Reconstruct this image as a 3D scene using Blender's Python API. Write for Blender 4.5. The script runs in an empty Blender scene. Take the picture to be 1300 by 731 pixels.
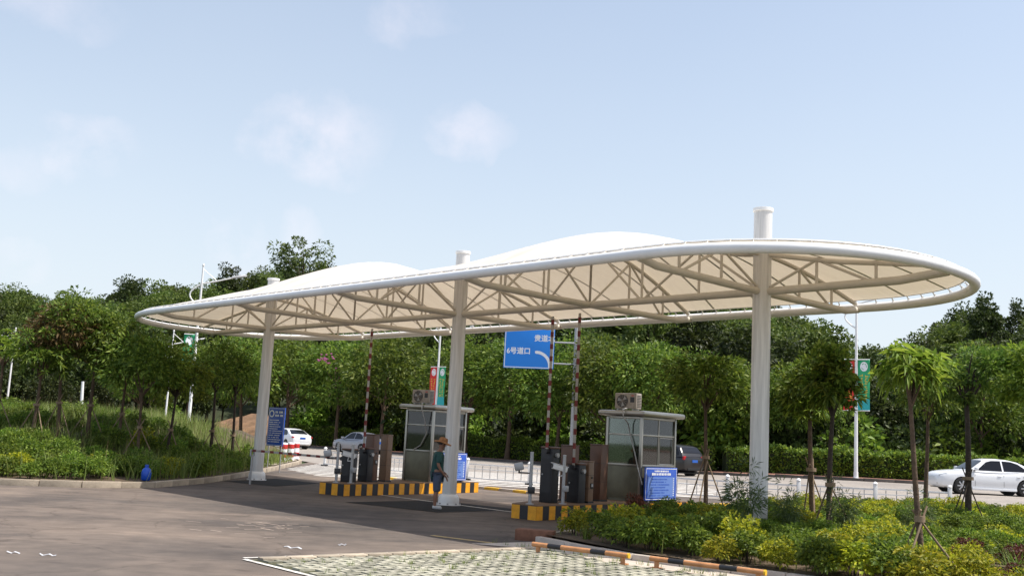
import bpy, bmesh, math, random
import numpy as np
from mathutils import Vector, Matrix
S = bpy.context.scene
COL = S.collection
PI = math.pi
R = math.radians
random.seed(7)
rng = np.random.default_rng(7)

# ------------------------------------------------------------------ camera
EYE = 1.75
F_PX = 1308.7
CAM_R = Vector((0.99864987, -0.00737428, 0.05142046))
CAM_U = Vector((-0.05194655, -0.14176728, 0.98853609))
CAM_F = Vector((0.0, 0.98987255, 0.14195895))
cd = bpy.data.cameras.new('camera')
cam = bpy.data.objects.new('camera', cd)
COL.objects.link(cam)
mw = Matrix((CAM_R, CAM_U, -CAM_F)).transposed().to_4x4()
mw.translation = (0, 0, EYE)
cam.matrix_world = mw
cd.sensor_width = 36.0
cd.lens = F_PX / 1300.0 * 36.0
cd.clip_start = 0.1
cd.clip_end = 5000
S.camera = cam

# ------------------------------------------------------------------ world, sun, exposure
SUN_DIR = Vector((2.55, -0.45, 4.75)).normalized()      # towards the sun: high, from the right
W = bpy.data.worlds.new('World')
S.world = W
W.use_nodes = True
nt = W.node_tree
for n in list(nt.nodes):
    nt.nodes.remove(n)
def N(tree, typ, **kw):
    n = tree.nodes.new(typ)
    for k, v in kw.items():
        setattr(n, k, v)
    return n
wo = N(nt, 'ShaderNodeOutputWorld')
bg = N(nt, 'ShaderNodeBackground')
bg.inputs['Strength'].default_value = 0.143
sky = N(nt, 'ShaderNodeTexSky')
sky.sky_type = 'NISHITA'
sky.sun_disc = False
sky.sun_elevation = math.asin(SUN_DIR.z)
sky.sun_rotation = math.atan2(SUN_DIR.x, SUN_DIR.y)
sky.altitude = 0
sky.air_density = 1.0
sky.dust_density = 2.2
sky.ozone_density = 0.8
# thin humid veil over the whole sky and a few soft cumulus puffs
tc = N(nt, 'ShaderNodeTexCoord')
def vmath(op, a, b=None):
    n = N(nt, 'ShaderNodeVectorMath', operation=op)
    for i, v in enumerate((a, b)):
        if v is None: continue
        if hasattr(v, 'links'): nt.links.new(v, n.inputs[i])
        else: n.inputs[i].default_value = v
    return n
def fmath(op, a, b=None, c=None, clamp=False):
    n = N(nt, 'ShaderNodeMath', operation=op)
    n.use_clamp = clamp
    for i, v in enumerate((a, b, c)):
        if v is None: continue
        if hasattr(v, 'links'): nt.links.new(v, n.inputs[i])
        else: n.inputs[i].default_value = v
    return n.outputs[0]
nrm = vmath('NORMALIZE', tc.outputs['Generated']).outputs[0]
noi = N(nt, 'ShaderNodeTexNoise')
noi.inputs['Scale'].default_value = 11.0
noi.inputs['Detail'].default_value = 6.0
noi.inputs['Roughness'].default_value = 0.6
nt.links.new(nrm, noi.inputs['Vector'])
noi2 = N(nt, 'ShaderNodeTexNoise')
noi2.inputs['Scale'].default_value = 2.2
noi2.inputs['Detail'].default_value = 4.0
nt.links.new(nrm, noi2.inputs['Vector'])
wc = vmath('SUBTRACT', noi.outputs['Color'], (.5, .5, .5)).outputs[0]
wsc = N(nt, 'ShaderNodeVectorMath', operation='SCALE')
nt.links.new(wc, wsc.inputs[0]); wsc.inputs['Scale'].default_value = 0.085
warp = vmath('ADD', nrm, wsc.outputs[0]).outputs[0]
def ray(px, py):
    return (CAM_R * ((px - 650) / F_PX) + CAM_U * ((365.5 - py) / F_PX) + CAM_F).normalized()
puffs = [((400, 178), 0.075, 0.045, 1.0), ((596, 165), 0.05, 0.03, .75), ((112, 192), 0.05, 0.032, .7), ((300, 325), 0.032, 0.035, .7),
         ((518, 25), 0.05, 0.026, .55), ((385, 300), 0.025, 0.03, .5), ((25, 335), 0.03, 0.018, .4), ((25, 215), .035, .022, .3),
         ((75, 8), 0.06, 0.03, .4)]
tot = None
for (c, rx, ry, amp) in puffs:
    d = ray(*c)
    side = d.cross(Vector((0, 0, 1))).normalized()
    up = side.cross(d).normalized()
    a = vmath('DOT_PRODUCT', warp, tuple(side / rx)).outputs['Value']
    b0 = vmath('DOT_PRODUCT', warp, tuple(up / ry)).outputs['Value']
    r2 = fmath('ADD', fmath('MULTIPLY', a, a), fmath('MULTIPLY', b0, b0))
    m = fmath('SUBTRACT', 1.0, r2, clamp=True)
    m = fmath('MULTIPLY', m, amp)
    tot = m if tot is None else fmath('MAXIMUM', tot, m)
edge = fmath('MULTIPLY', fmath('SUBTRACT', noi.outputs['Fac'], 0.40), 3.4, clamp=True)
cloud = fmath('MULTIPLY', fmath('POWER', tot, 0.8), edge)
front = fmath('GREATER_THAN', vmath('DOT_PRODUCT', nrm, (0, 1, 0)).outputs['Value'], 0.0)
cloud = fmath('MULTIPLY', fmath('MULTIPLY', cloud, front), 0.55, clamp=True)
sep = N(nt, 'ShaderNodeSeparateXYZ'); nt.links.new(nrm, sep.inputs[0])
low = fmath('POWER', fmath('SUBTRACT', 1.0, fmath('ABSOLUTE', sep.outputs[2]), clamp=True), 3.2)
veil = fmath('MULTIPLY_ADD', low, 0.92, fmath('MULTIPLY_ADD', noi2.outputs['Fac'], 0.16, 0.12), clamp=True)
mixv = N(nt, 'ShaderNodeMixRGB')
nt.links.new(veil, mixv.inputs[0])
nt.links.new(sky.outputs[0], mixv.inputs[1])
mixv.inputs[2].default_value = (4.1, 4.5, 4.85, 1)
mixc = N(nt, 'ShaderNodeMixRGB')
nt.links.new(cloud, mixc.inputs[0])
nt.links.new(mixv.outputs[0], mixc.inputs[1])
mixc.inputs[2].default_value = (5.9, 5.35, 5.6, 1)
nt.links.new(mixc.outputs[0], bg.inputs['Color'])
nt.links.new(bg.outputs[0], wo.inputs[0])

sl = bpy.data.lights.new('sun', 'SUN')
sl.energy = 4.2
sl.angle = R(0.55)
sl.color = (1.0, 0.945, 0.86)
so = bpy.data.objects.new('sun', sl)
COL.objects.link(so)
so.rotation_euler = SUN_DIR.to_track_quat('Z', 'Y').to_euler()
so.location = (0, 0, 60)
S.view_settings.view_transform = 'Standard'
S.view_settings.look = 'None'
S.view_settings.gamma = 1
S.view_settings.exposure = 0.5
S.cycles.max_bounces = 8
S.cycles.transparent_max_bounces = 12

# ------------------------------------------------------------------ helpers: materials
def pbr(name, base, rough=0.7, metal=0.0, var=0.0, vscale=3.0, bump=0.0, bscale=40.0, tint=None, spec=0.5, trans=0.0, coat=0.0, detail=5.0, stretch=None, piece=0.0):
    m = bpy.data.materials.new(name)
    m.use_nodes = True
    t = m.node_tree
    p = t.nodes['Principled BSDF']
    p.inputs['Roughness'].default_value = rough
    p.inputs['Metallic'].default_value = metal
    p.inputs['Specular IOR Level'].default_value = spec
    if coat:
        p.inputs['Coat Weight'].default_value = coat
        p.inputs['Coat Roughness'].default_value = 0.04
    if trans:
        p.inputs['Transmission Weight'].default_value = trans
    base4 = (*base, 1)
    if var > 0:
        tcn = N(t, 'ShaderNodeTexCoord')
        nz = N(t, 'ShaderNodeTexNoise')
        nz.inputs['Scale'].default_value = vscale
        nz.inputs['Detail'].default_value = detail
        nz.inputs['Roughness'].default_value = 0.65
        if stretch:
            mp = N(t, 'ShaderNodeMapping'); mp.inputs['Scale'].default_value = stretch
            t.links.new(tcn.outputs['Object'], mp.inputs[0]); t.links.new(mp.outputs[0], nz.inputs['Vector'])
        else: t.links.new(tcn.outputs['Object'], nz.inputs['Vector'])
        rp = N(t, 'ShaderNodeValToRGB')
        rp.color_ramp.elements[0].position = 0.3
        rp.color_ramp.elements[1].position = 0.72
        lo = tint if tint else tuple(c * (1 - var) for c in base)
        rp.color_ramp.elements[0].color = (*lo, 1)
        rp.color_ramp.elements[1].color = (*(min(1, c * (1 + var * .5)) for c in base), 1)
        t.links.new(nz.outputs['Fac'], rp.inputs['Fac'])
        last = rp.outputs[0]
        if piece:
            oi = N(t, 'ShaderNodeObjectInfo'); mr = N(t, 'ShaderNodeMapRange'); mr.inputs['To Min'].default_value = 1 - piece; mr.inputs['To Max'].default_value = 1 + piece * .5
            t.links.new(oi.outputs['Random'], mr.inputs['Value'])
            hs = N(t, 'ShaderNodeHueSaturation'); t.links.new(mr.outputs[0], hs.inputs['Value']); t.links.new(last, hs.inputs['Color']); last = hs.outputs[0]
        t.links.new(last, p.inputs['Base Color'])
    else:
        p.inputs['Base Color'].default_value = base4
    if bump > 0:
        tcn = N(t, 'ShaderNodeTexCoord')
        nb = N(t, 'ShaderNodeTexNoise')
        nb.inputs['Scale'].default_value = bscale
        nb.inputs['Detail'].default_value = 4
        t.links.new(tcn.outputs['Object'], nb.inputs['Vector'])
        bp = N(t, 'ShaderNodeBump')
        bp.inputs['Strength'].default_value = bump
        bp.inputs['Distance'].default_value = 0.02
        t.links.new(nb.outputs['Fac'], bp.inputs['Height'])
        t.links.new(bp.outputs[0], p.inputs['Normal'])
    return m

def leafmat(name, dark, mid, light, transl=0.32, rough=0.55, bright=None):
    """leaf colour differs from leaf to leaf and a little from plant to plant"""
    m = bpy.data.materials.new(name)
    m.use_nodes = True
    t = m.node_tree
    p = t.nodes['Principled BSDF']
    out = t.nodes['Material Output']
    g = N(t, 'ShaderNodeNewGeometry')
    oi = N(t, 'ShaderNodeObjectInfo')
    rp = N(t, 'ShaderNodeValToRGB')
    e = rp.color_ramp.elements
    e[0].position = 0.0; e[0].color = (*dark, 1)
    e[1].position = 1.0; e[1].color = (*light, 1)
    x = e.new(0.55); x.color = (*mid, 1)
    t.links.new(g.outputs['Random Per Island'], rp.inputs['Fac'])
    hs = N(t, 'ShaderNodeHueSaturation')
    mr = N(t, 'ShaderNodeMapRange')
    mr.inputs['To Min'].default_value = 0.72
    mr.inputs['To Max'].default_value = 1.22
    t.links.new(oi.outputs['Random'], mr.inputs['Value'])
    t.links.new(mr.outputs[0], hs.inputs['Value'])
    mr2 = N(t, 'ShaderNodeMapRange')
    mr2.inputs['To Min'].default_value = 0.485
    mr2.inputs['To Max'].default_value = 0.51
    t.links.new(oi.outputs['Random'], mr2.inputs['Value'])
    t.links.new(mr2.outputs[0], hs.inputs['Hue'])
    t.links.new(rp.outputs[0], hs.inputs['Color'])
    t.links.new(hs.outputs[0], p.inputs['Base Color'])
    p.inputs['Roughness'].default_value = rough
    p.inputs['Specular IOR Level'].default_value = 0.35
    tr = N(t, 'ShaderNodeBsdfTranslucent')
    t.links.new(hs.outputs[0], tr.inputs['Color'])
    mx = N(t, 'ShaderNodeMixShader')
    mx.inputs[0].default_value = transl
    t.links.new(p.outputs[0], mx.inputs[1])
    t.links.new(tr.outputs[0], mx.inputs[2])
    t.links.new(mx.outputs[0], out.inputs['Surface'])
    return m

# ------------------------------------------------------------------ helpers: meshes
class MB:
    def __init__(s):
        s.v = []; s.f = []
    def box(s, c, size, rot=None):
        x, y, z = size[0] / 2, size[1] / 2, size[2] / 2
        b = len(s.v)
        for p in ((-x, -y, -z), (x, -y, -z), (x, y, -z), (-x, y, -z), (-x, -y, z), (x, -y, z), (x, y, z), (-x, y, z)):
            q = Vector(p)
            if rot is not None: q = rot @ q
            s.v.append(tuple(q + Vector(c)))
        for f in ((0, 3, 2, 1), (4, 5, 6, 7), (0, 1, 5, 4), (1, 2, 6, 5), (2, 3, 7, 6), (3, 0, 4, 7)):
            s.f.append(tuple(b + i for i in f))
        return s
    def bbox(s, c, size, bev=0.02, rot=None):
        """box with chamfered edges"""
        bm = bmesh.new()
        bmesh.ops.create_cube(bm, size=1)
        bmesh.ops.scale(bm, vec=size, verts=bm.verts)
        bmesh.ops.bevel(bm, geom=bm.edges[:], offset=bev, segments=2, affect='EDGES', profile=0.6)
        b = len(s.v)
        for vv in bm.verts:
            q = vv.co.copy()
            if rot is not None: q = rot @ q
            s.v.append(tuple(q + Vector(c)))
        bm.verts.index_update()
        for ff in bm.faces:
            s.f.append(tuple(b + w.index for w in ff.verts))
        bm.free()
        return s
    def tube(s, pts, rad, n=8, cap=True):
        pts = [Vector(p) for p in pts]
        if not hasattr(rad, '__len__'): rad = [rad] * len(pts)
        b = len(s.v)
        prev = None
        for i, p in enumerate(pts):
            d = (pts[min(i + 1, len(pts) - 1)] - pts[max(i - 1, 0)]).normalized()
            if prev is None:
                a = Vector((0, 0, 1)) if abs(d.z) < 0.9 else Vector((1, 0, 0))
                u = d.cross(a).normalized()
            else:
                u = (prev - d * prev.dot(d)).normalized()
            prev = u
            w = d.cross(u)
            for k in range(n):
                t = 2 * PI * k / n
                s.v.append(tuple(p + (u * math.cos(t) + w * math.sin(t)) * rad[i]))
        for i in range(len(pts) - 1):
            for k in range(n):
                k2 = (k + 1) % n
                s.f.append((b + i * n + k, b + (i + 1) * n + k, b + (i + 1) * n + k2, b + i * n + k2)[::-1])
        if cap:
            s.f.append(tuple(b + k for k in range(n))[::1])
            s.f.append(tuple(b + (len(pts) - 1) * n + k for k in range(n))[::-1])
        return s
    def ring(s, pts, rad, n=10):
        pts = [Vector(p) for p in pts]
        m = len(pts); b = len(s.v)
        for i, p in enumerate(pts):
            d = (pts[(i + 1) % m] - pts[i - 1]).normalized()
            u = d.cross(Vector((0, 0, 1))).normalized(); w = d.cross(u)
            for k in range(n):
                t = 2 * PI * k / n
                s.v.append(tuple(p + (u * math.cos(t) + w * math.sin(t)) * rad))
        for i in range(m):
            j = (i + 1) % m
            for k in range(n):
                k2 = (k + 1) % n
                s.f.append((b + i * n + k, b + i * n + k2, b + j * n + k2, b + j * n + k))
        return s
    def lathe(s, prof, c=(0, 0, 0), n=20):
        b = len(s.v)
        for (r, z) in prof:
            for k in range(n):
                t = 2 * PI * k / n
                s.v.append((c[0] + r * math.cos(t), c[1] + r * math.sin(t), c[2] + z))
        for i in range(len(prof) - 1):
            for k in range(n):
                k2 = (k + 1) % n
                s.f.append((b + i * n + k, b + i * n + k2, b + (i + 1) * n + k2, b + (i + 1) * n + k))
        s.f.append(tuple(b + k for k in range(n))[::-1])
        s.f.append(tuple(b + (len(prof) - 1) * n + k for k in range(n)))
        return s
    def prism(s, poly, z0, z1):
        b = len(s.v); n = len(poly)
        for z in (z0, z1):
            for p in poly: s.v.append((p[0], p[1], z))
        s.f.append(tuple(b + i for i in range(n))[::-1])
        s.f.append(tuple(b + n + i for i in range(n)))
        for i in range(n):
            j = (i + 1) % n
            s.f.append((b + i, b + j, b + n + j, b + n + i))
        return s
    def quad(s, a, b_, c, d):
        b = len(s.v)
        s.v += [tuple(a), tuple(b_), tuple(c), tuple(d)]
        s.f.append((b, b + 1, b + 2, b + 3))
        return s
    def mesh(s, name, mat, smooth=None):
        me = bpy.data.meshes.new(name)
        me.from_pydata(s.v, [], s.f)
        me.update()
        if mat: me.materials.append(mat)
        if smooth is not None:
            me.shade_smooth()
            me.set_sharp_from_angle(angle=R(smooth))
        return me
    def build(s, name, mat, parent=None, smooth=None, loc=(0, 0, 0), rotz=0):
        return link(name, s.mesh(name, mat, smooth), parent, loc, rotz)

def link(name, data, parent=None, loc=(0, 0, 0), rotz=0):
    o = bpy.data.objects.new(name, data)
    COL.objects.link(o)
    o.location = loc
    o.rotation_euler = (0, 0, rotz)
    if parent: o.parent = parent
    return o
def tag(o, label=None, cat=None, group=None, kind=None):
    if label: o['label'] = label
    if cat: o['category'] = cat
    if group: o['group'] = group
    if kind: o['kind'] = kind
    return o
def thing(name, label, cat, loc=(0, 0, 0), rotz=0, group=None):
    o = link(name, None, None, loc, rotz)
    o.empty_display_size = 0.2
    return tag(o, label, cat, group)
def copy_tree(root, loc, rotz, label=None, group=None, scale=None):
    r = root.copy(); COL.objects.link(r)
    r.location = loc; r.rotation_euler = (0, 0, rotz)
    if scale: r.scale = scale
    if label: r['label'] = label
    if group: r['group'] = group
    for ch in list(root.children):
        c = ch.copy(); COL.objects.link(c); c.parent = r
        for g in list(ch.children):
            d = g.copy(); COL.objects.link(d); d.parent = c
    return r
def rotz(a): return Matrix.Rotation(a, 3, 'Z')
def sst(a, b, x):
    t = min(1, max(0, (x - a) / (b - a)))
    return t * t * (3 - 2 * t)          # a > b gives a falling step
def lerp_poly(x, pts):
    if x <= pts[0][0]: 
        (x0, y0), (x1, y1) = pts[0], pts[1]
    elif x >= pts[-1][0]:
        (x0, y0), (x1, y1) = pts[-2], pts[-1]
    else:
        for i in range(len(pts) - 1):
            if pts[i][0] <= x <= pts[i + 1][0]:
                (x0, y0), (x1, y1) = pts[i], pts[i + 1]
                break
    return y0 + (y1 - y0) * (x - x0) / (x1 - x0)

# ------------------------------------------------------------------ the lie of the land
def gz(x, y):
    """height of roads and pavements: the main road climbs a little towards the right"""
    return 0.36 * sst(6, 20, x) * sst(29, 43, y) - 0.0
FAR_KERB = [(-160, 118), (-60, 99), (-16.1, 85), (-2.1, 73), (8.2, 64.5), (14, 58.5), (19, 55.2), (24, 54.8), (30, 56.0), (60, 60), (200, 80)]
NEAR_ROAD = [(-160, 72), (-60, 66), (-22, 58.0), (-10.5, 53), (-6, 44.0), (2, 37.3), (8, 35.0), (14, 34.2), (30, 35.5), (60, 38), (200, 50)]
def far_kerb_y(x): return lerp_poly(x, FAR_KERB)
def hill_z(x, y):
    d = y - far_kerb_y(x) - 5.0
    if d <= 0: return gz(x, y)
    az = x / max(y, 1)
    if az < .12: top = 19 - 3.6 * sst(-.22, -.52, az)
    else: top = 19 - 9.5 * sst(.12, .36, az) + 5.2 * sst(.37, .47, az)
    return gz(x, y) + top * sst(2, 88, d) ** 1.15 + 0.9 * math.sin(x * .11) * sst(8, 30, d)
KERB_L = [(-60, 30.0), (-22, 24.4), (-11.8, 24.8), (-9.8, 25.38), (-8.83, 26.4), (-8.35, 29.5), (-8.42, 34.5), (-8.7, 40.0)]
def left_bed_z(x, y):
    yk = lerp_poly(min(x, -9.8), KERB_L[:4])
    return 0.13 + 1.30 * sst(1.5, 11, y - yk) * sst(-9.5, -14, x) + .5 * sst(-20, -40, x) * sst(3, 12, y - yk)

# materials ---------------------------------------------------------------------
def asphalt_mat(name, base, dusty, var=1.0):
    m = bpy.data.materials.new(name); m.use_nodes = True
    t = m.node_tree; p = t.nodes['Principled BSDF']
    tcn = N(t, 'ShaderNodeTexCoord')
    def noise(scale, det=6, rough=.6, stretch=None, dist=0):
        n = N(t, 'ShaderNodeTexNoise'); n.inputs['Scale'].default_value = scale
        n.inputs['Detail'].default_value = det; n.inputs['Roughness'].default_value = rough
        n.inputs['Distortion'].default_value = dist
        if stretch:
            mp = N(t, 'ShaderNodeMapping'); mp.inputs['Scale'].default_value = stretch; mp.inputs['Rotation'].default_value = (0, 0, -.3)
            t.links.new(tcn.outputs['Object'], mp.inputs[0]); t.links.new(mp.outputs[0], n.inputs['Vector'])
        else: t.links.new(tcn.outputs['Object'], n.inputs['Vector'])
        return n.outputs['Fac']
    def ramp(fac, a, b, p0=.35, p1=.68):
        r = N(t, 'ShaderNodeValToRGB'); e = r.color_ramp.elements
        e[0].position = p0; e[1].position = p1; e[0].color = (*a, 1); e[1].color = (*b, 1)
        t.links.new(fac, r.inputs[0]); return r.outputs[0]
    def mix(fac, a, b, mode='MIX'):
        n = N(t, 'ShaderNodeMixRGB', blend_type=mode)
        if hasattr(fac, 'links'): t.links.new(fac, n.inputs[0])
        else: n.inputs[0].default_value = fac
        t.links.new(a, n.inputs[1]); t.links.new(b, n.inputs[2]); return n.outputs[0]
    big = ramp(noise(.16, 5, .6, (1, 2.2, 1), .4), base, dusty)
    streak = ramp(noise(.55, 7, .7, (.35, 2.6, 1), .6), (.70, .70, .70), (1.12, 1.10, 1.07), .3, .7)
    spots = ramp(noise(2.4, 5, .6), (.80, .80, .81), (1.07, 1.06, 1.05), .32, .62)
    grain = ramp(noise(160, 3, .8), (.72, .72, .72), (1.22, 1.21, 1.2), .3, .7)
    c = mix(var, big, streak, 'MULTIPLY')
    c = mix(var, c, spots, 'MULTIPLY')
    c = mix(.85, c, grain, 'MULTIPLY')
    c = mix(.8 * var, c, ramp(noise(.30, 3, .5, (1.6, .22, 1), .3), (.80, .80, .81), (1.05, 1.04, 1.03), .40, .56), 'MULTIPLY')
    c = mix(.9 * var, c, ramp(noise(.9, 2, .4, None, 1.2), (1, 1, 1), (.62, .61, .61), .66, .76), 'MULTIPLY')
    # cracks
    vo = N(t, 'ShaderNodeTexVoronoi', feature='DISTANCE_TO_EDGE'); vo.inputs['Scale'].default_value = .33
    mp = N(t, 'ShaderNodeVectorMath', operation='ADD')
    nz = N(t, 'ShaderNodeTexNoise'); nz.inputs['Scale'].default_value = 1.1; nz.inputs['Detail'].default_value = 5
    t.links.new(tcn.outputs['Object'], nz.inputs['Vector'])
    t.links.new(tcn.outputs['Object'], mp.inputs[0]); t.links.new(nz.outputs['Color'], mp.inputs[1])
    t.links.new(mp.outputs[0], vo.inputs['Vector'])
    cr = ramp(vo.outputs['Distance'], (.55, .54, .53), (1, 1, 1), .002, .009)
    c = mix(.55 * var, c, cr, 'MULTIPLY')
    t.links.new(c, p.inputs['Base Color'])
    p.inputs['Roughness'].default_value = .88
    p.inputs['Specular IOR Level'].default_value = .25
    bp = N(t, 'ShaderNodeBump'); bp.inputs['Strength'].default_value = .5; bp.inputs['Distance'].default_value = .01
    t.links.new(noise(120, 4, .8), bp.inputs['Height']); t.links.new(bp.outputs[0], p.inputs['Normal'])
    return m
M = {}
M['asphalt'] = asphalt_mat('yard_asphalt', (.116, .101, .093), (.240, .194, .161))
M['asphalt_new'] = asphalt_mat('new_asphalt', (.016, .0155, .016), (.026, .025, .025), .5)
M['road'] = asphalt_mat('road_surface', (.30, .272, .245), (.36, .325, .29), .55)
M['soil'] = pbr('soil', (.10, .068, .04), .95, var=.5, vscale=1.5, bump=.6, bscale=14)
M['grassland'] = pbr('grass_ground', (.05, .075, .02), .95, var=.5, vscale=.6, bump=.8, bscale=6)
M['hill'] = pbr('hill_soil', (.03, .042, .014), .95, var=.5, vscale=.15, bump=.8, bscale=2)
M['earth'] = pbr('bare_earth', (.20, .118, .065), .95, var=.45, vscale=1.2, bump=.9, bscale=6)
M['kerb'] = pbr('kerb_concrete', (.46, .385, .295), .85, var=.32, vscale=4, bump=.3, bscale=50, piece=.25)
M['kerb_pale'] = pbr('pale_kerb_concrete', (.52, .45, .385), .85, var=.25, vscale=3, bump=.3, bscale=50)
M['kerb_shadow'] = pbr('shaded_kerb_concrete', (.10, .085, .075), .9, var=.4, vscale=2)  # dark colour paints in the shadow line between road and pavement
M['brickwalk'] = pbr('red_pavement', (.27, .125, .085), .9, var=.35, vscale=3, bump=.3, bscale=20)
M['white_steel'] = pbr('white_painted_steel', (.80, .80, .80), .38, var=.06, vscale=2.5)
M['column'] = pbr('column_paint', (.70, .69, .68), .42, var=.30, vscale=5, stretch=(2.5, 2.5, .12))
M['truss'] = pbr('truss_paint', (.60, .555, .485), .45, var=.08, vscale=3)
M['white_paint'] = pbr('white_road_paint', (.70, .68, .64), .8, var=.35, vscale=6, tint=(.36, .33, .30))
M['yellow_paint'] = pbr('yellow_paint', (.80, .47, .03), .55, var=.3, vscale=6)
M['yellow_worn'] = pbr('worn_yellow_paint', (.48, .34, .12), .8, var=.45, vscale=5, tint=(.25, .19, .12))
M['black_paint'] = pbr('black_paint', (.018, .018, .022), .5, var=.3, vscale=6)
M['orange_yellow'] = pbr('island_yellow', (.82, .36, .012), .5, var=.25, vscale=7)
M['steel'] = pbr('stainless_steel', (.40, .38, .345), .33, metal=.9, var=.12, vscale=3)
M['steel_dull'] = pbr('dull_steel', (.16, .155, .115), .42, metal=.55, var=.3, vscale=2.2)
M['galv'] = pbr('grey_metal', (.42, .42, .43), .45, metal=.5, var=.15, vscale=4)
M['brown'] = pbr('brown_cabinet_paint', (.115, .055, .033), .42, var=.2, vscale=5)
M['brown_tan'] = pbr('tan_cabinet_paint', (.19, .115, .07), .45, var=.15, vscale=5)  # paler tan brown of some cabinets and the booth counters
M['charcoal'] = pbr('charcoal_plastic', (.022, .022, .026), .4)
M['boom_white'] = pbr('weathered_white', (.42, .39, .35), .6, var=.25, vscale=6)
M['boom_red'] = pbr('weathered_red', (.17, .018, .014), .6, var=.25, vscale=6)
M['red_paint'] = pbr('red_paint', (.50, .02, .02), .45, var=.15, vscale=5)
M['rust'] = pbr('rust', (.20, .07, .04), .8, var=.4, vscale=8)
M['sign_blue'] = pbr('sign_blue', (.010, .215, .72), .45)
M['notice_blue'] = pbr('notice_blue', (.022, .085, .46), .35, var=.12, vscale=5)
M['notice_pale'] = pbr('notice_pale_blue', (.12, .22, .56), .4)
M['sign_white'] = pbr('sign_white', (.82, .83, .85), .5)
M['ac'] = pbr('dusty_beige_metal', (.36, .315, .28), .55, var=.3, vscale=6)
M['banner_red'] = pbr('banner_red', (.62, .022, .018), .55)
M['banner_green'] = pbr('banner_green', (.02, .34, .14), .55)
M['banner_teal'] = pbr('banner_teal', (.02, .38, .40), .55)
M['banner_yellow'] = pbr('banner_yellow', (.78, .52, .04), .55)
M['white_car'] = pbr('white_car_paint', (.74, .75, .77), .28, coat=.6)
M['silver_car'] = pbr('silver_car_paint', (.26, .27, .31), .32, metal=.5, coat=.5)
M['black_car'] = pbr('black_car_paint', (.012, .010, .011), .3, coat=.35)
M['car_glass'] = pbr('tinted_car_glass', (.006, .007, .011), .08, spec=.32)
M['tyre'] = pbr('tyre_rubber', (.018, .018, .018), .85)
M['rim'] = pbr('alloy', (.45, .45, .46), .35, metal=.7)
M['trim'] = pbr('black_trim', (.012, .012, .013), .5)
M['tail'] = pbr('red_lens', (.45, .012, .02), .2)
M['lamp_lens'] = pbr('clear_lens', (.55, .58, .62), .15)
M['plate'] = pbr('blue_plate', (.02, .10, .42), .4)
M['skin'] = pbr('skin', (.27, .135, .085), .6, var=.1, vscale=12)
M['shirt'] = pbr('dark_teal_cotton', (.022, .075, .068), .9, var=.2, vscale=9)
M['shorts'] = pbr('blue_grey_cotton', (.075, .095, .145), .9, var=.2, vscale=9)
M['straw'] = pbr('straw', (.36, .165, .065), .85, var=.3, vscale=20, bump=.6, bscale=60)
M['hair'] = pbr('black_hair', (.012, .010, .009), .6)
M['shoe'] = pbr('pale_shoe', (.50, .50, .50), .7)
M['bark'] = pbr('bark', (.115, .075, .048), .92, var=.45, vscale=9, bump=.9, bscale=25)
M['bark_dark'] = pbr('dark_bark', (.055, .040, .030), .92, var=.45, vscale=7, bump=.9, bscale=20)
M['stake'] = pbr('weathered_pole', (.26, .185, .12), .9, var=.4, vscale=8)
M['stake_dark'] = pbr('dark_pole', (.09, .065, .045), .9, var=.4, vscale=8)
M['paver'] = pbr('paver_concrete', (.40, .375, .30), .9, var=.45, vscale=7, bump=.35, bscale=40, tint=(.22, .22, .165), piece=.4)
M['bar_orange'] = pbr('orange_bar_paint', (.54, .25, .105), .5, var=.25, vscale=7)
M['brick_red'] = pbr('red_brown_block', (.22, .10, .06), .9, var=.35, vscale=8)
M['blue_plastic'] = pbr('blue_plastic', (.01, .08, .50), .35)
M['litter'] = pbr('pale_litter', (.52, .53, .56), .7, var=.3, vscale=9)
M['flower'] = pbr('pink_petals', (.45, .12, .28), .7)

LG = {}
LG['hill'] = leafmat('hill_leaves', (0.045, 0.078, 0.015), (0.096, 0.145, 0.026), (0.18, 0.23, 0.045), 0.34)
LG['hill_dark'] = leafmat('shaded_hill_leaves', (0.02, 0.034, 0.009), (0.044, 0.066, 0.014), (0.085, 0.11, 0.024), 0.28)  # leaf colour darkened to stand in for dense forest shade
LG['street'] = leafmat('street_tree_leaves', (0.052, 0.1, 0.013), (0.12, 0.19, 0.024), (0.24, 0.305, 0.046), 0.4)
LG['fresh'] = leafmat('fresh_palm_shaped_leaves', (0.08, 0.135, 0.015), (0.17, 0.245, 0.027), (0.3, 0.36, 0.05), 0.44)
LG['deep'] = leafmat('deep_green_leaves', (0.05, 0.1, 0.016), (0.11, 0.18, 0.026), (0.21, 0.27, 0.045), 0.42)
LG['rusty'] = leafmat('rusty_new_leaves', (.075, .05, .018), (.11, .075, .025), (.17, .10, .035), .3)
LG['gold'] = leafmat('golden_shrub_leaves', (0.13, 0.18, 0.016), (0.33, 0.37, 0.024), (0.6, 0.56, 0.04), 0.44)
LG['green'] = leafmat('green_shrub_leaves', (0.06, 0.11, 0.016), (0.13, 0.205, 0.024), (0.25, 0.32, 0.042), 0.42)
LG['hedge'] = leafmat('hedge_leaves', (0.07, 0.13, 0.017), (0.15, 0.25, 0.03), (0.27, 0.37, 0.045), 0.36)
LG['grass'] = leafmat('grass_blades', (0.1, 0.145, 0.028), (0.18, 0.235, 0.05), (0.3, 0.33, 0.1), 0.42)
LG['red'] = leafmat('dark_red_leaves', (.07, .025, .015), (.14, .045, .03), (.22, .08, .05), .3)
LG['dry'] = leafmat('dry_stems', (.12, .075, .04), (.20, .13, .07), (.30, .21, .11), .3)
LG['silver'] = leafmat('silver_green_leaves', (0.05, 0.09, 0.03), (0.1, 0.15, 0.05), (0.17, 0.22, 0.085), 0.34)

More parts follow.
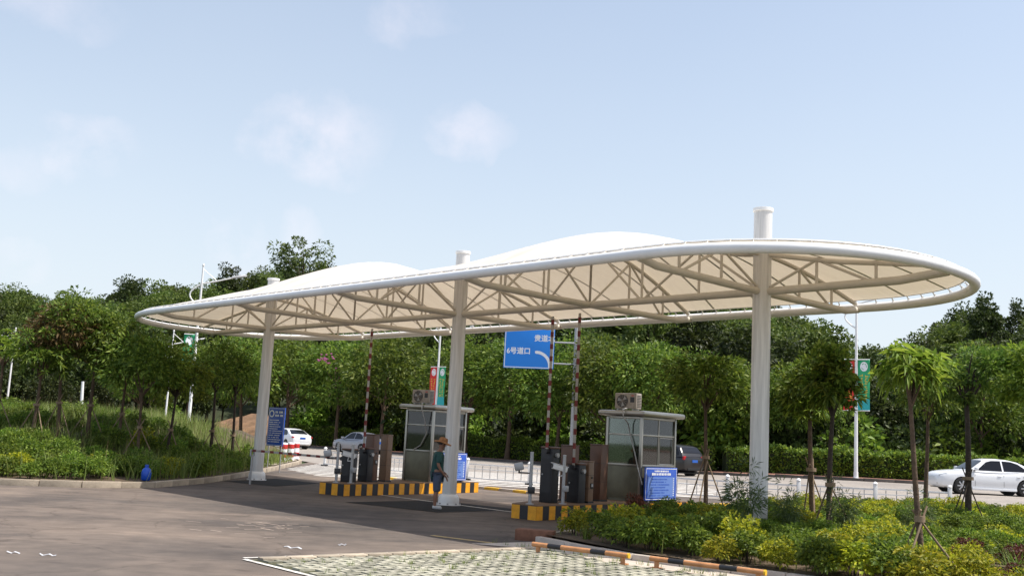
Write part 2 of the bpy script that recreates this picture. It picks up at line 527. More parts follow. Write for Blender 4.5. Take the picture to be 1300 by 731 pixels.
# ------------------------------------------------------------------ foliage meshes (numpy)
def norm(a):
    return a / np.maximum(np.linalg.norm(a, axis=-1, keepdims=True), 1e-9)
def leaves_mesh(name, base, direc, up, length, width, mat, droop=0.0):
    """each leaf is a folded diamond: 4 vertices, 2 triangles"""
    n = len(base)
    direc = norm(direc)
    side = norm(np.cross(direc, up))
    nor = norm(np.cross(side, direc))
    L = np.asarray(length).reshape(-1, 1) * np.ones((n, 1)); Wd = np.asarray(width).reshape(-1, 1) * np.ones((n, 1))
    tip = base + direc * L - np.array([0, 0, 1.0]) * droop * L
    mid = base + direc * L * .45 + nor * Wd * .18
    a = mid + side * Wd * .5; b = mid - side * Wd * .5
    v = np.stack([base, a, tip, b], 1).reshape(-1, 3)
    idx = (np.arange(n) * 4).reshape(-1, 1)
    f = np.concatenate([idx + np.array([[0, 1, 2]]), idx + np.array([[0, 2, 3]])], 1).reshape(-1)
    me = bpy.data.meshes.new(name)
    me.vertices.add(len(v)); me.vertices.foreach_set('co', v.astype(np.float32).ravel())
    nf = n * 2
    me.loops.add(nf * 3); me.loops.foreach_set('vertex_index', f.astype(np.int32))
    me.polygons.add(nf)
    me.polygons.foreach_set('loop_start', np.arange(0, nf * 3, 3, dtype=np.int32))
    me.update(calc_edges=True)
    me.validate()
    me.materials.append(mat)
    return me
def rand_dirs(n):
    return norm(rng.normal(size=(n, 3)))
def clump_crown(name, rx, rz, mat, nclump, per, lsize, lw, clump_r=.36, hollow=.55, flat=0.35, ragged=.25, cz=0.0, jitter=.5, low=-.75):
    """crown of leaf clumps spread through an uneven ellipsoid with gaps; centre at (0,0,cz)"""
    d = rand_dirs(nclump * 3)
    d = d[d[:, 2] > low][:nclump]
    rr = (hollow + (1 - hollow) * rng.random((len(d), 1)) ** .6) * (1 - ragged * .5 + ragged * rng.random((len(d), 1)))
    c = d * rr * np.array([rx, rx, rz])
    bs, dr = [], []
    for ci in c:
        r0 = clump_r * rx * (.6 + .8 * rng.random())
        q = rand_dirs(per)
        rad = r0 * (.45 + .55 * rng.random((per, 1)) ** .5)
        p = ci + q * rad * np.array([1, 1, 1 - flat])
        out = norm(q + .5 * norm(ci[None, :] + 1e-6) + jitter * rng.normal(size=q.shape) + np.array([0, 0, -.15]))
        bs.append(p); dr.append(out)
    b = np.concatenate(bs); b[:, 2] += cz
    dd = np.concatenate(dr)
    up = norm(np.array([0, 0, 1.0]) + .7 * rng.normal(size=dd.shape))
    s = lsize * (.65 + .7 * rng.random(len(b)))
    return leaves_mesh(name, b, dd, up, s, s * lw, mat, .12), c + np.array([0, 0, cz])
def rosette_crown(name, rx, rz, mat, nros, nleaf, lsize, lw, cz=0.0, low=-.6, hollow=.45, droop=.3):
    """whorls of long drooping leaves at the shoot tips"""
    d = rand_dirs(nros * 3); d = d[d[:, 2] > low][:nros]
    rr = hollow + (1 - hollow) * rng.random((len(d), 1)) ** .7
    rr *= (.8 + .35 * rng.random((len(d), 1)))
    c = d * rr * np.array([rx, rx, rz]) + np.array([0, 0, cz])
    bs, dr = [], []
    for ci, di in zip(c, d):
        ax = norm(di + np.array([0, 0, .6]) + .3 * rng.normal(size=3))
        t0 = norm(np.cross(ax, np.array([.3, .2, 1.0]))); t1 = np.cross(ax, t0)
        k = nleaf
        an = np.linspace(0, 2 * PI, k, endpoint=False) + rng.random() * 6 + .25 * rng.normal(size=k)
        el = .1 + .55 * rng.random(k)
        q = np.cos(an)[:, None] * t0 + np.sin(an)[:, None] * t1 + el[:, None] * ax
        bs.append(ci[None, :] + .02 * rng.normal(size=(k, 3))); dr.append(q)
    b = np.concatenate(bs); dd = norm(np.concatenate(dr))
    up = norm(np.array([0, 0, 1.0]) + .35 * rng.normal(size=dd.shape))
    s = lsize * (.6 + .7 * rng.random(len(b)))
    return leaves_mesh(name, b, dd, up, s, s * lw, mat, droop), c
def blades_mesh(name, n, radius, h, wdt, mat, lean=.5, segs=3, bend=.6):
    """grass: arching blades, each a strip"""
    ang = rng.random(n) * 2 * PI; rad = radius * np.sqrt(rng.random(n))
    base = np.stack([rad * np.cos(ang), rad * np.sin(ang), np.zeros(n)], 1)
    la = rng.random(n) * 2 * PI; hh = h * (.5 + .6 * rng.random(n)); le = lean * (.3 + rng.random(n))
    dv = np.stack([np.cos(la), np.sin(la), np.zeros(n)], 1); sd = np.stack([-np.sin(la), np.cos(la), np.zeros(n)], 1)
    vs = []
    for k in range(segs + 1):
        t = k / segs
        c = base + dv * (le * hh * (t * .5 + bend * t * t))[:, None] + np.array([0, 0, 1.0]) * (hh * (t - .35 * bend * t * t * le))[:, None]
        w_ = wdt * (1 - t) ** .7 + .001
        vs += [c - sd * w_ / 2, c + sd * w_ / 2]
    v = np.stack(vs, 1)
    m = 2 * (segs + 1)
    v = v.reshape(-1, 3)
    idx = (np.arange(n) * m).reshape(-1, 1)
    fs = []
    for k in range(segs):
        fs += [2 * k, 2 * k + 1, 2 * k + 3, 2 * k, 2 * k + 3, 2 * k + 2]
    f = (idx + np.array([fs])).reshape(-1)
    me = bpy.data.meshes.new(name)
    me.vertices.add(len(v)); me.vertices.foreach_set('co', v.astype(np.float32).ravel())
    nf = n * segs * 2
    me.loops.add(nf * 3); me.loops.foreach_set('vertex_index', f.astype(np.int32))
    me.polygons.add(nf); me.polygons.foreach_set('loop_start', np.arange(0, nf * 3, 3, dtype=np.int32))
    me.update(calc_edges=True); me.validate(); me.materials.append(mat)
    return me
def join_meshes(name, parts, mats):
    """parts: list of (mesh, matrix, material index); one mesh out"""
    vs, fs, mi = [], [], []
    off = 0
    for me, mat4, k in parts:
        n = len(me.vertices); a = np.empty(n * 3, np.float32); me.vertices.foreach_get('co', a); a = a.reshape(-1, 3)
        m = np.array(mat4)
        a = a @ m[:3, :3].T + m[:3, 3]
        l = np.empty(len(me.loops), np.int32); me.loops.foreach_get('vertex_index', l)
        vs.append(a); fs.append(l + off); mi.append(np.full(len(me.polygons), k, np.int32)); off += n
    v = np.concatenate(vs); f = np.concatenate(fs); mi = np.concatenate(mi)
    me = bpy.data.meshes.new(name)
    me.vertices.add(len(v)); me.vertices.foreach_set('co', v.astype(np.float32).ravel())
    me.loops.add(len(f)); me.loops.foreach_set('vertex_index', f.astype(np.int32))
    nf = len(f) // 3
    me.polygons.add(nf); me.polygons.foreach_set('loop_start', np.arange(0, nf * 3, 3, dtype=np.int32))
    for m in mats: me.materials.append(m)
    me.update(calc_edges=True); me.validate()
    me.polygons.foreach_set('material_index', mi)
    return me
def trunk_mesh(name, h, r0, r1, mat, tips=(), bend=.06, seed=0, n=8):
    rd = random.Random(seed)
    mb = MB()
    pts = []; k = 7
    bx = rd.uniform(-bend, bend); by = rd.uniform(-bend, bend)
    for i in range(k):
        t = i / (k - 1)
        pts.append((bx * h * t * t + .012 * h * math.sin(5 * t + seed), by * h * t * t + .012 * h * math.cos(4 * t + seed), h * t))
    rad = [r0 * 1.35] + [r0 + (r1 - r0) * i / (k - 1) for i in range(1, k)]
    mb.tube(pts, rad, n)
    for c in tips:
        i = rd.choice((3, 4, 5, 6)); p = Vector(pts[i]); c = Vector(tuple(c))
        m = p.lerp(c, .5) + Vector((0, 0, -.06 * (c - p).length))
        mb.tube([p, m, c], [rad[i] * .55, rad[i] * .38, rad[i] * .15], 5)
    return mb.mesh(name, mat, 60)

# ------------------------------------------------------------------ ground, roads, hill
def sheet(name, poly, z, mat, hfun=None, cell=None, kind='structure'):
    """flat polygon, or a grid clipped to it that follows hfun"""
    if hfun is None:
        mb = MB(); mb.v = [(p[0], p[1], z) for p in poly]; mb.f = [tuple(range(len(poly)))]
        o = mb.build(name, mat)
    else:
        bm = bmesh.new()
        vs = [bm.verts.new((p[0], p[1], 0)) for p in poly]
        bm.faces.new(vs)
        xs = [p[0] for p in poly]; ys = [p[1] for p in poly]
        x = min(xs) + cell
        while x < max(xs):
            bmesh.ops.bisect_plane(bm, geom=bm.verts[:] + bm.edges[:] + bm.faces[:], plane_co=(x, 0, 0), plane_no=(1, 0, 0)); x += cell
        y = min(ys) + cell
        while y < max(ys):
            bmesh.ops.bisect_plane(bm, geom=bm.verts[:] + bm.edges[:] + bm.faces[:], plane_co=(0, y, 0), plane_no=(0, 1, 0)); y += cell
        for v in bm.verts: v.co.z = z + hfun(v.co.x, v.co.y)
        me = bpy.data.meshes.new(name); bm.to_mesh(me); bm.free(); me.materials.append(mat)
        me.shade_smooth()
        o = link(name, me)
    if kind: o['kind'] = kind
    return o
def grid(name, xs, ys, fun, mat):
    mb = MB(); nx, ny = len(xs), len(ys)
    for y in ys:
        for x in xs: mb.v.append((x, y, fun(x, y)))
    for j in range(ny - 1):
        for i in range(nx - 1):
            a = j * nx + i; mb.f.append((a, a + 1, a + nx + 1, a + nx))
    o = mb.build(name, mat); o.data.shade_smooth(); o['kind'] = 'structure'
    return o
def ground_h(x, y):
    b = gz(x, y) - 0.05
    dk = y - far_kerb_y(x) - 5
    if dk > 0: b -= 0.4
    return b
xs = [-900, -500, -300] + [-200 + 10 * i for i in range(41)] + [300, 500, 900]
ys = [-300, -100, -40] + [-20 + 6 * i for i in range(24)] + [140, 200, 400, 900]
grid('ground', xs, ys, ground_h, M['grassland'])
# forecourt asphalt with every lane under the canopy
YARD = [(-60, 30.5), (-60, -30), (60, -30), (60, 33)] + [(30, 36.4), (14, 35.2), (8, 36.0), (2, 38.3), (-6, 45.0), (-9.5, 52.4), (-8.7, 40.0), (-8.4, 34.5), (-8.3, 29.5), (-8.8, 26.4), (-9.8, 25.4), (-11.8, 24.8), (-22, 24.4)]
sheet('forecourt', YARD, 0.0, M['asphalt'], gz, 3.0)
road_poly = [p for p in NEAR_ROAD] + [p for p in reversed(FAR_KERB)]
sheet('main_road', road_poly, 0.004, M['road'], gz, 4.0)
walk = [(x, y + .02) for x, y in FAR_KERB] + [(x, y + 5.2) for x, y in reversed(FAR_KERB)]
sheet('pavement', walk, 0.12, M['brickwalk'], gz, 4.0)
# far kerb: real stones along the road
def kerb_run(name, pts, stone, w, h, mats, gap=.012, z=gz, zoff=0.0, alt=None):
    root = link(name, None); root['kind'] = 'structure'
    L = []
    for i in range(len(pts) - 1):
        a, b = Vector(pts[i]), Vector(pts[i + 1]); L.append((a, b, (b - a).length))
    total = sum(l for _, _, l in L); n = max(1, round(total / stone)); st = total / n
    cache = {}
    def pos(s):
        for a, b, l in L:
            if s <= l + 1e-6: return a.lerp(b, s / l)
            s -= l
        return L[-1][1]
    for k in range(n):
        p0, p1 = pos(k * st), pos((k + 1) * st)
        c = (p0 + p1) / 2; d = p1 - p0; ln = d.length
        key = (round(ln, 1), k % len(mats))
        if key not in cache:
            mb = MB(); mb.bbox((0, 0, h / 2 - .03), (ln - gap, w, h + .06), min(.018, h / 5)); cache[key] = mb.mesh('kerb_stone', mats[k % len(mats)], 40)
        o = link('kerb_stone', cache[key], root, (c.x, c.y, z(c.x, c.y) + zoff + random.uniform(-.006, .006)), math.atan2(d.y, d.x) + random.uniform(-.004, .004))
    return root
kerb_run('road_kerb', [(x, y - .08) for x, y in FAR_KERB if -70 <= x <= 70], 1.6, .16, .16, [M['kerb_shadow']])

# wooded hill
xs = [-190 + 5 * i for i in range(80)]
mbh = MB(); ROWS = [0, 1, 2.5, 5, 8, 12, 17, 23, 30, 38, 47, 57, 68, 80, 95, 120, 160, 240]
for x in xs:
    yk = far_kerb_y(x) + 5.0
    for d in ROWS:
        mbh.v.append((x, yk + d, hill_z(x, yk + d) + (.10 if d > 0 else .0)))
nr = len(ROWS)
for i in range(len(xs) - 1):
    for j in range(nr - 1):
        a = i * nr + j; mbh.f.append((a, a + nr, a + nr + 1, a + 1))
oh = mbh.build('hill', M['hill']); oh.data.shade_smooth(); oh['kind'] = 'structure'

# bare earth cutting at the foot of the hill
mbE = MB(); nx, ny = 22, 10
for j in range(ny):
    for i in range(nx):
        x = -31 + 11.5 * i / (nx - 1); t = j / (ny - 1)
        y = far_kerb_y(x) + 5.6 + 7 * t
        w_ = math.sin(PI * i / (nx - 1)) ** .6
        mbE.v.append((x, y, hill_z(x, y) + .02 + (3.4 * t ** .8) * w_ * (.35 + .65 * i / (nx - 1)) + random.uniform(-.15, .15) * w_))
for j in range(ny - 1):
    for i in range(nx - 1):
        a = j * nx + i; mbE.f.append((a, a + 1, a + nx + 1, a + nx))
o = mbE.build('bare_earth_slope', M['earth']); o['kind'] = 'structure'

# ---- left planting bed
LB = [(-60, 30.2)] + [(-22, 24.55), (-11.8, 24.95), (-9.9, 25.5), (-8.98, 26.5), (-8.5, 29.5), (-8.57, 34.5), (-8.85, 40.0), (-9.3, 46.5), (-10.6, 51.5), (-22, 56.5), (-60, 64)]
sheet('planting_bed', LB, 0.0, M['soil'], left_bed_z, 1.2)
kerb_run('bed_kerb', [(-40, 27.0), (-22, 24.4), (-11.8, 24.8), (-9.8, 25.38), (-8.83, 26.4), (-8.35, 29.5), (-8.42, 34.5), (-8.7, 40.0), (-9.1, 45.5), (-9.35, 48.5), (-9.9, 50.5), (-10.9, 52.0), (-13, 53.2)], .95, .14, .15, [M['kerb']])
# pale paved nose where the barrels stand
sheet('kerb_nose_paving', [(-8.95, 41.0), (-9.25, 45.5), (-9.5, 48.4), (-10.0, 50.2), (-11.0, 51.6), (-12.6, 52.2), (-11.6, 47.0), (-10.2, 42.0)], .155, M['kerb'])

# ---- right planting bed
RB = [(.76, 17.95), (2.0, 16.05), (3.6, 14.8), (6.0, 12.9), (9.0, 10.5), (22, 10.5), (40, 20), (40, 33.5), (22, 32.6), (14, 32.2), (9.5, 30.5), (6.4, 26.6), (3.7, 22.4), (1.6, 19.4)]
def rb_z(x, y): return .14 + .10 * math.sin(x * .9 + y * .5) * .5
sheet('planting_bed', RB, 0.0, M['soil'], rb_z, 1.5)
kerb_run('bed_kerb', [(9.0, 10.42), (6.0, 12.82), (3.6, 14.7), (2.0, 15.95), (.66, 17.9)], .8, .13, .12, [M['kerb_pale']], zoff=-.02)
kerb_run('bed_kerb', [(.66, 18.0), (1.5, 19.45), (3.6, 22.5), (6.3, 26.7), (9.4, 30.6), (14, 32.35), (22, 32.75), (40, 33.65)], .9, .13, .13, [M['kerb']])
# pale concrete strip between bed and parking bays
sheet('concrete_strip', [(-.45, 17.05), (.62, 17.9), (1.95, 15.92), (3.55, 14.66), (5.95, 12.76), (8.9, 10.4), (8.5, 10.0), (5.6, 12.4), (3.2, 14.25), (1.6, 15.45), (.72, 16.75)], .006, M['kerb_pale'])
# worn yellow line at the edge of the shade, arrows and scuffs
def strip(name, a, b, w, mat, z=.004, label=None):
    a, b = Vector((a[0], a[1], 0)), Vector((b[0], b[1], 0)); d = (b - a).normalized(); s = Vector((-d.y, d.x, 0)) * w / 2
    n = max(1, int((b - a).length / 3)); mb = MB()
    for i in range(n):
        p, q_ = a.lerp(b, i / n), a.lerp(b, (i + 1) / n)
        mb.quad(*[(v.x, v.y, z + gz(v.x, v.y)) for v in (p - s, q_ - s, q_ + s, p + s)])
    o = mb.build(name, mat); o['kind'] = 'structure'; return o
strip('painted_line', (-1.15, 18.1), (.05, 17.25), .13, M['yellow_worn'])
strip('painted_line', (-3.30, 13.78), (.55, 17.0), .075, M['white_paint'], .012)
strip('painted_line', (-3.26, 13.66), (-1.0, 11.2), .075, M['white_paint'], .012)
mb = MB()
for (cx, cy, a, s) in ((-10.6, 20.1, .1, 1.0),):
    c, sn = math.cos(a), math.sin(a)
    for poly in ([(-.9, -.09), (.1, -.09), (.1, .09), (-.9, .09)], [(.1, -.3), (.85, 0), (.1, .3)]):
        b = len(mb.v)
        for x, y in poly: mb.v.append((cx + s * (x * c - y * sn), cy + s * (x * sn + y * c), .004))
        mb.f.append(tuple(range(b, b + len(poly))))
o = mb.build('painted_arrow', M['white_paint']); o['kind'] = 'structure'
# pale scuffs where a machine has worked on the asphalt
mb = MB()
for k in range(34):
    x, y = random.gauss(-4.1, .55), random.gauss(18.1, .75); a = random.choice((.55, -.5)) + random.uniform(-.2, .2); l = random.uniform(.12, .34)
    d = Vector((math.cos(a), math.sin(a), 0)) * l; s_ = Vector((-d.y, d.x, 0)).normalized() * .018
    p = Vector((x, y, .004)); mb.quad(p - s_, p + d - s_, p + d + s_, p + s_)
o = mb.build('asphalt_scuffs', pbr('scuff', (.36, .29, .24), .9)); o['kind'] = 'structure'
# dark new asphalt round the column footings
sheet('asphalt_patch', [(-3.7, 24.9), (-1.4, 23.25), (.55, 25.4), (-1.7, 27.3)], .008, M['asphalt_new'])
sheet('asphalt_patch', [(-8.2, 30.9), (-6.4, 29.7), (-5.6, 32.4), (-7.3, 33.9)], .008, M['asphalt_new'])
strip('painted_line', (-3.3, 28.3), (3.4, 21.2), .10, M['white_paint'], .012)
# white crossing bars in front of the low fence
for k in range(11):
    y0 = 36.0 + k * 1.18; x0 = -6.7 - .55 * k; x1 = 6.8 + .5 * k
    x0 = max(x0, -8.6); x1 = min(x1, 8.6)
    strip('crossing_bar', (x0, y0 + 1.5 - .02 * k), (x1, y0 + .25), .52, M['white_paint'], .009)
# yellow and grey kerb stones of the low traffic edge
kerb_run('painted_kerb', [(-6.0, 39.3), (-3.0, 36.3), (.3, 33.4), (2.7, 30.6), (5.2, 30.2), (8.3, 32.8)], .62, .2, .09, [M['yellow_paint'], M['kerb_pale']])
# ------------------------------------------------------------------ the membrane canopy
CX, CY, CA = -1.2822, 25.7836, -0.8174
D1, D2, HW = 8.8082, 9.2253, 3.674
ZC, ZR, ZT = 4.70, 4.84, 6.30
ER, EL, NE = 3.62, 4.7, 2.2
def half_w(u, off=0.0):
    w = HW - off
    if u > D1: e, t = ER - off, u - D1
    elif u < -D2: e, t = EL - off, -D2 - u
    else: return w
    if t >= e: return 0.0
    return w * (1 - (t / e) ** NE) ** (1 / NE)
def outline(off, nend=28, nside=40):
    pts = []
    def sp(c): return math.copysign(abs(c) ** (2 / NE), c)
    for i in range(nend + 1):
        t = -PI / 2 + PI * i / nend
        pts.append((D1 + (ER - off) * sp(math.cos(t)), (HW - off) * sp(math.sin(t))))
    for i in range(1, nside): pts.append((D1 - (D1 + D2) * i / nside, HW - off))
    for i in range(nend + 1):
        t = PI / 2 + PI * i / nend
        pts.append((-D2 + (EL - off) * sp(math.cos(t)), (HW - off) * sp(math.sin(t))))
    for i in range(1, nside): pts.append((-D2 + (D1 + D2) * i / nside, -(HW - off)))
    out = []
    for p in pts:
        if not out or (p[0] - out[-1][0]) ** 2 + (p[1] - out[-1][1]) ** 2 > 1e-4: out.append(p)
    return out
MOFF, ZE = 0.125, 4.985
NODES = [(-D2 - EL + MOFF, ZE), (-D2 - 1.6, 5.42), (-D2, 5.74), (-7.0, 5.90), (-3.5, 6.32), (-.9, 5.84), (0, 5.72), (2.1, 5.80), (5.2, 6.20), (D1, 5.50), (D1 + 1.5, 5.22), (D1 + ER - MOFF, ZE)]
def crown_z(u):
    if u <= NODES[0][0] or u >= NODES[-1][0]: return ZE
    for (a, za), (b, zb) in zip(NODES, NODES[1:]):
        if a <= u <= b:
            t = (u - a) / (b - a)
            if a >= -D2 - .01 and b <= D1 + .01: t = t * t * (3 - 2 * t)
            return za + (zb - za) * t
def mem_z(u, v):
    w = max(half_w(u, MOFF), .02)
    t = min(1, abs(v) / w)
    return ZE + (crown_z(u) - ZE) * (1 - t ** 1.6)
canopy = thing('toll_canopy', 'long white oval membrane canopy on three round columns over the toll lanes', 'canopy', (CX, CY, 0), CA)
# membrane
m_mem = bpy.data.materials.new('white_membrane'); m_mem.use_nodes = True
t_ = m_mem.node_tree; p_ = t_.nodes['Principled BSDF']
p_.inputs['Base Color'].default_value = (.82, .775, .70, 1); p_.inputs['Roughness'].default_value = .6
tcm = N(t_, 'ShaderNodeTexCoord'); mpm = N(t_, 'ShaderNodeMapping'); mpm.inputs['Scale'].default_value = (1.4, .35, .6)
nm_ = N(t_, 'ShaderNodeTexNoise'); nm_.inputs['Scale'].default_value = 2.2; nm_.inputs['Detail'].default_value = 5; nm_.inputs['Distortion'].default_value = .6
t_.links.new(tcm.outputs['Object'], mpm.inputs[0]); t_.links.new(mpm.outputs[0], nm_.inputs['Vector'])
bm__ = N(t_, 'ShaderNodeBump'); bm__.inputs['Strength'].default_value = .35; bm__.inputs['Distance'].default_value = .06; t_.links.new(nm_.outputs['Fac'], bm__.inputs['Height']); t_.links.new(bm__.outputs[0], p_.inputs['Normal'])
rpm = N(t_, 'ShaderNodeValToRGB'); rpm.color_ramp.elements[0].position = .3; rpm.color_ramp.elements[1].position = .6
rpm.color_ramp.elements[0].color = (.72, .665, .585, 1); rpm.color_ramp.elements[1].color = (.83, .785, .71, 1)
t_.links.new(nm_.outputs['Fac'], rpm.inputs[0]); t_.links.new(rpm.outputs[0], p_.inputs['Base Color'])
tr_ = N(t_, 'ShaderNodeBsdfTranslucent'); tr_.inputs['Color'].default_value = (.80, .67, .50, 1)
mx_ = N(t_, 'ShaderNodeMixShader'); mx_.inputs[0].default_value = .24
t_.links.new(p_.outputs[0], mx_.inputs[1]); t_.links.new(tr_.outputs[0], mx_.inputs[2]); t_.links.new(mx_.outputs[0], t_.nodes['Material Output'].inputs[0])
us = []
for i in range(17): us.append(-D2 - (EL - MOFF) * math.cos(PI / 2 * i / 16) ** 1.0)
k = 56
for i in range(1, k): us.append(-D2 + (D1 + D2) * i / k)
for i in range(17): us.append(D1 + (ER - MOFF) * math.sin(PI / 2 * i / 16))
NV = 29
mb = MB()
for u in us:
    w = max(half_w(u, MOFF), .004)
    for j in range(NV):
        # scalloped edge between the ties
        s_ = -1 + 2 * j / (NV - 1)
        mb.v.append((u, w * s_, mem_z(u, w * s_)))
for i in range(len(us) - 1):
    for j in range(NV - 1):
        a = i * NV + j; mb.f.append((a, a + NV, a + NV + 1, a + 1))
membrane = mb.build('membrane', m_mem, canopy); membrane.data.shade_smooth()
m_seam = pbr('membrane_seam', (.66, .63, .59), .6)
for u in [-11.6, -10.4, -8.1, -7.0, -5.9, -4.6, -3.4, -2.3, -1.1, 1.3, 2.6, 3.9, 5.2, 6.5, 7.7, 10.0, 11.1]:
    mb = MB(); w = half_w(u, MOFF) - .03
    for j in range(24):
        v0, v1 = -w + 2 * w * j / 24, -w + 2 * w * (j + 1) / 24
        mb.quad((u - .03, v0, mem_z(u, v0) - .007), (u + .03, v0, mem_z(u, v0) - .007), (u + .03, v1, mem_z(u, v1) - .007), (u - .03, v1, mem_z(u, v1) - .007))
    mb.build('seam', m_seam, membrane)
# rim tube, edge rail and ties
OUT = outline(0.0); INN = outline(MOFF)
MB().ring([(x, y, ZR) for x, y in OUT], .094, 14).build('rim', M['white_steel'], canopy, 80)
MB().ring([(x, y, ZE + .008) for x, y in INN], .016, 6).build('edge_rail', M['white_steel'], canopy, 80)
mb = MB()
dense = outline(0.0, 60, 90); acc = 0; last = dense[0]
for p in dense:
    acc += math.hypot(p[0] - last[0], p[1] - last[1]); last = p
    if acc > .36:
        acc = 0
        # towards the inside of the outline
        u, v = p
        cu = max(-D2, min(D1, u)); d = Vector((u - cu, v, 0)); d.normalize()
        mb.tube([(u, v, ZR + .08), (u - d.x * MOFF * .98, v - d.y * MOFF * .98, ZE + .005)], .009, 4)
        mb.tube([(u - d.x * .05, v - d.y * .05, ZR + .05), (u - d.x * .09, v - d.y * .09, ZE + .005)], .011, 4)
o = mb.build('edge_tie', M['truss'], canopy); o['kind'] = 'stuff'
# columns
for u in (-D2, 0, D1):
    mb = MB(); mb.lathe([(.172, .24), (.172, ZT - .02), (.172, ZT)], n=28)
    c = mb.build('column', M['column'], canopy, 60, (u, 0, 0))
    mb = MB(); mb.lathe([(.186, ZT - .05), (.194, ZT - .045), (.194, ZT + .012), (.186, ZT + .016)], n=28); mb.build('cap_flange', M['white_steel'], c, 40)
    mb = MB(); mb.lathe([(.30, 0.0), (.30, .03), (.255, .035), (.262, .10), (.25, .20), (.205, .26), (.174, .27)], n=28); mb.build('base_collar', M['white_steel'], c, 40)
    mb = MB()
    for kx in range(8):
        a = 2 * PI * kx / 8; mb.box((.28 * math.cos(a), .28 * math.sin(a), .045), (.03, .03, .03))
    mb.build('anchor_bolts', M['galv'], c)['kind'] = 'stuff'
# trusses
def webs(tr, fpos, fz_top, nodes, zb):
    """alternating posts and diagonals between the bottom chord (at zb) and the curved top chord"""
    for i, s0 in enumerate(nodes):
        p, q_ = fpos(s0), fz_top(s0)
        if q_ - zb > .16:
            MB().tube([(p[0], p[1], zb), (p[0], p[1], q_)], .028, 7).build('web_post', M['truss'], tr, 60)
        if i + 1 < len(nodes):
            s1 = nodes[i + 1]; p1, q1 = fpos(s1), fz_top(s1)
            if i % 2 == 0: a, b = (p[0], p[1], zb), (p1[0], p1[1], q1)
            else: a, b = (p[0], p[1], q_), (p1[0], p1[1], zb)
            if max(q_, q1) - zb > .2:
                MB().tube([a, b], .027, 7).build('web_diagonal', M['truss'], tr, 60)
MID1, MID2 = -D2 / 2, D1 / 2
for u in (-D2, MID1, 0, MID2, D1):
    mb = MB(); mb.tube([(u, -HW, ZR - .04), (u, -HW + .5, ZC + .02), (u, -1, ZC), (u, 1, ZC), (u, HW - .5, ZC + .02), (u, HW, ZR - .04)], .070, 10)
    tr = mb.build('cross_truss', M['truss'], canopy, 60)
    vs = [-HW + .1 + (2 * HW - .2) * i / 20 for i in range(21)]
    MB().tube([(u, v, mem_z(u, v) - .075 if abs(v) < HW - .3 else ZR + .08) for v in vs], .045, 8).build('top_chord', M['truss'], tr, 60)
    nd = [-HW * .70, -HW * .36, 0, HW * .36, HW * .70]
    webs(tr, lambda s, u=u: (u, s), lambda s, u=u: mem_z(u, s) - .075, nd, ZC)
mb = MB(); mb.tube([(-D2 - EL + .05, 0, ZR - .03), (-D2 - EL + .9, 0, ZC + .02), (-D2, 0, ZC), (0, 0, ZC), (D1, 0, ZC), (D1 + ER - .9, 0, ZC + .02), (D1 + ER - .05, 0, ZR - .03)], .075, 10)
tr = mb.build('long_truss', M['truss'], canopy, 60)
uu = [-D2 - EL + .25 + (D1 + ER + D2 + EL - .5) * i / 90 for i in range(91)]
MB().tube([(u, 0, max(mem_z(u, 0) - .07, ZC + .1)) for u in uu], .045, 8).build('top_chord', M['truss'], tr, 60)
nd = [-D2 - 2.8, -D2 - 1.4] + [-D2 + D2 * i / 6 for i in range(7)] + [D1 * i / 6 for i in range(1, 7)] + [D1 + 1.15, D1 + 2.3]
webs(tr, lambda s: (s, 0), lambda s: mem_z(s, 0) - .07, nd, ZC)
# ------------------------------------------------------------------ text helper
def text_mesh(txt, size, mat, extrude=.002, align='LEFT', spacing=1.0, bold=0.0):
    c = bpy.data.curves.new('lettering', 'FONT'); c.body = txt; c.size = size; c.align_x = align; c.extrude = extrude; c.space_character = spacing
    c.resolution_u = 3
    if bold: c.offset = bold
    o = bpy.data.objects.new('lettering', c); COL.objects.link(o)
    dg = bpy.context.evaluated_depsgraph_get()
    me = bpy.data.meshes.new_from_object(o.evaluated_get(dg), depsgraph=dg)
    bpy.data.objects.remove(o); bpy.data.curves.remove(c)
    me.materials.clear(); me.materials.append(mat)
    return me
def wall_text(txt, size, mat, parent, loc, rot=(PI / 2, 0, 0), **kw):
    """lettering that stands in the local xz plane and faces -y"""
    o = link('lettering', text_mesh(txt, size, mat, **kw), parent, loc)
    o.rotation_euler = rot
    return o
def print_rows(rd, x0, x1, z0, z1, nrow, mb, h=.5, fill=.75, y=0.0, glyph=None):
    """small illegible print: rows of short marks"""
    rh = (z1 - z0) / nrow
    for i in range(nrow):
        z = z1 - rh * (i + .5); x = x0
        xe = x0 + (x1 - x0) * rd.uniform(fill, 1)
        g = glyph or rh * .75
        while x < xe - g * .5:
            w = g * rd.uniform(.55, .9)
            mb.quad((x, y, z - rh * h / 2), (x + w, y, z - rh * h / 2), (x + w, y, z + rh * h / 2 * rd.uniform(.6, 1)), (x, y, z + rh * h / 2))
            x += g * (1.0 if rd.random() > .12 else 1.8)

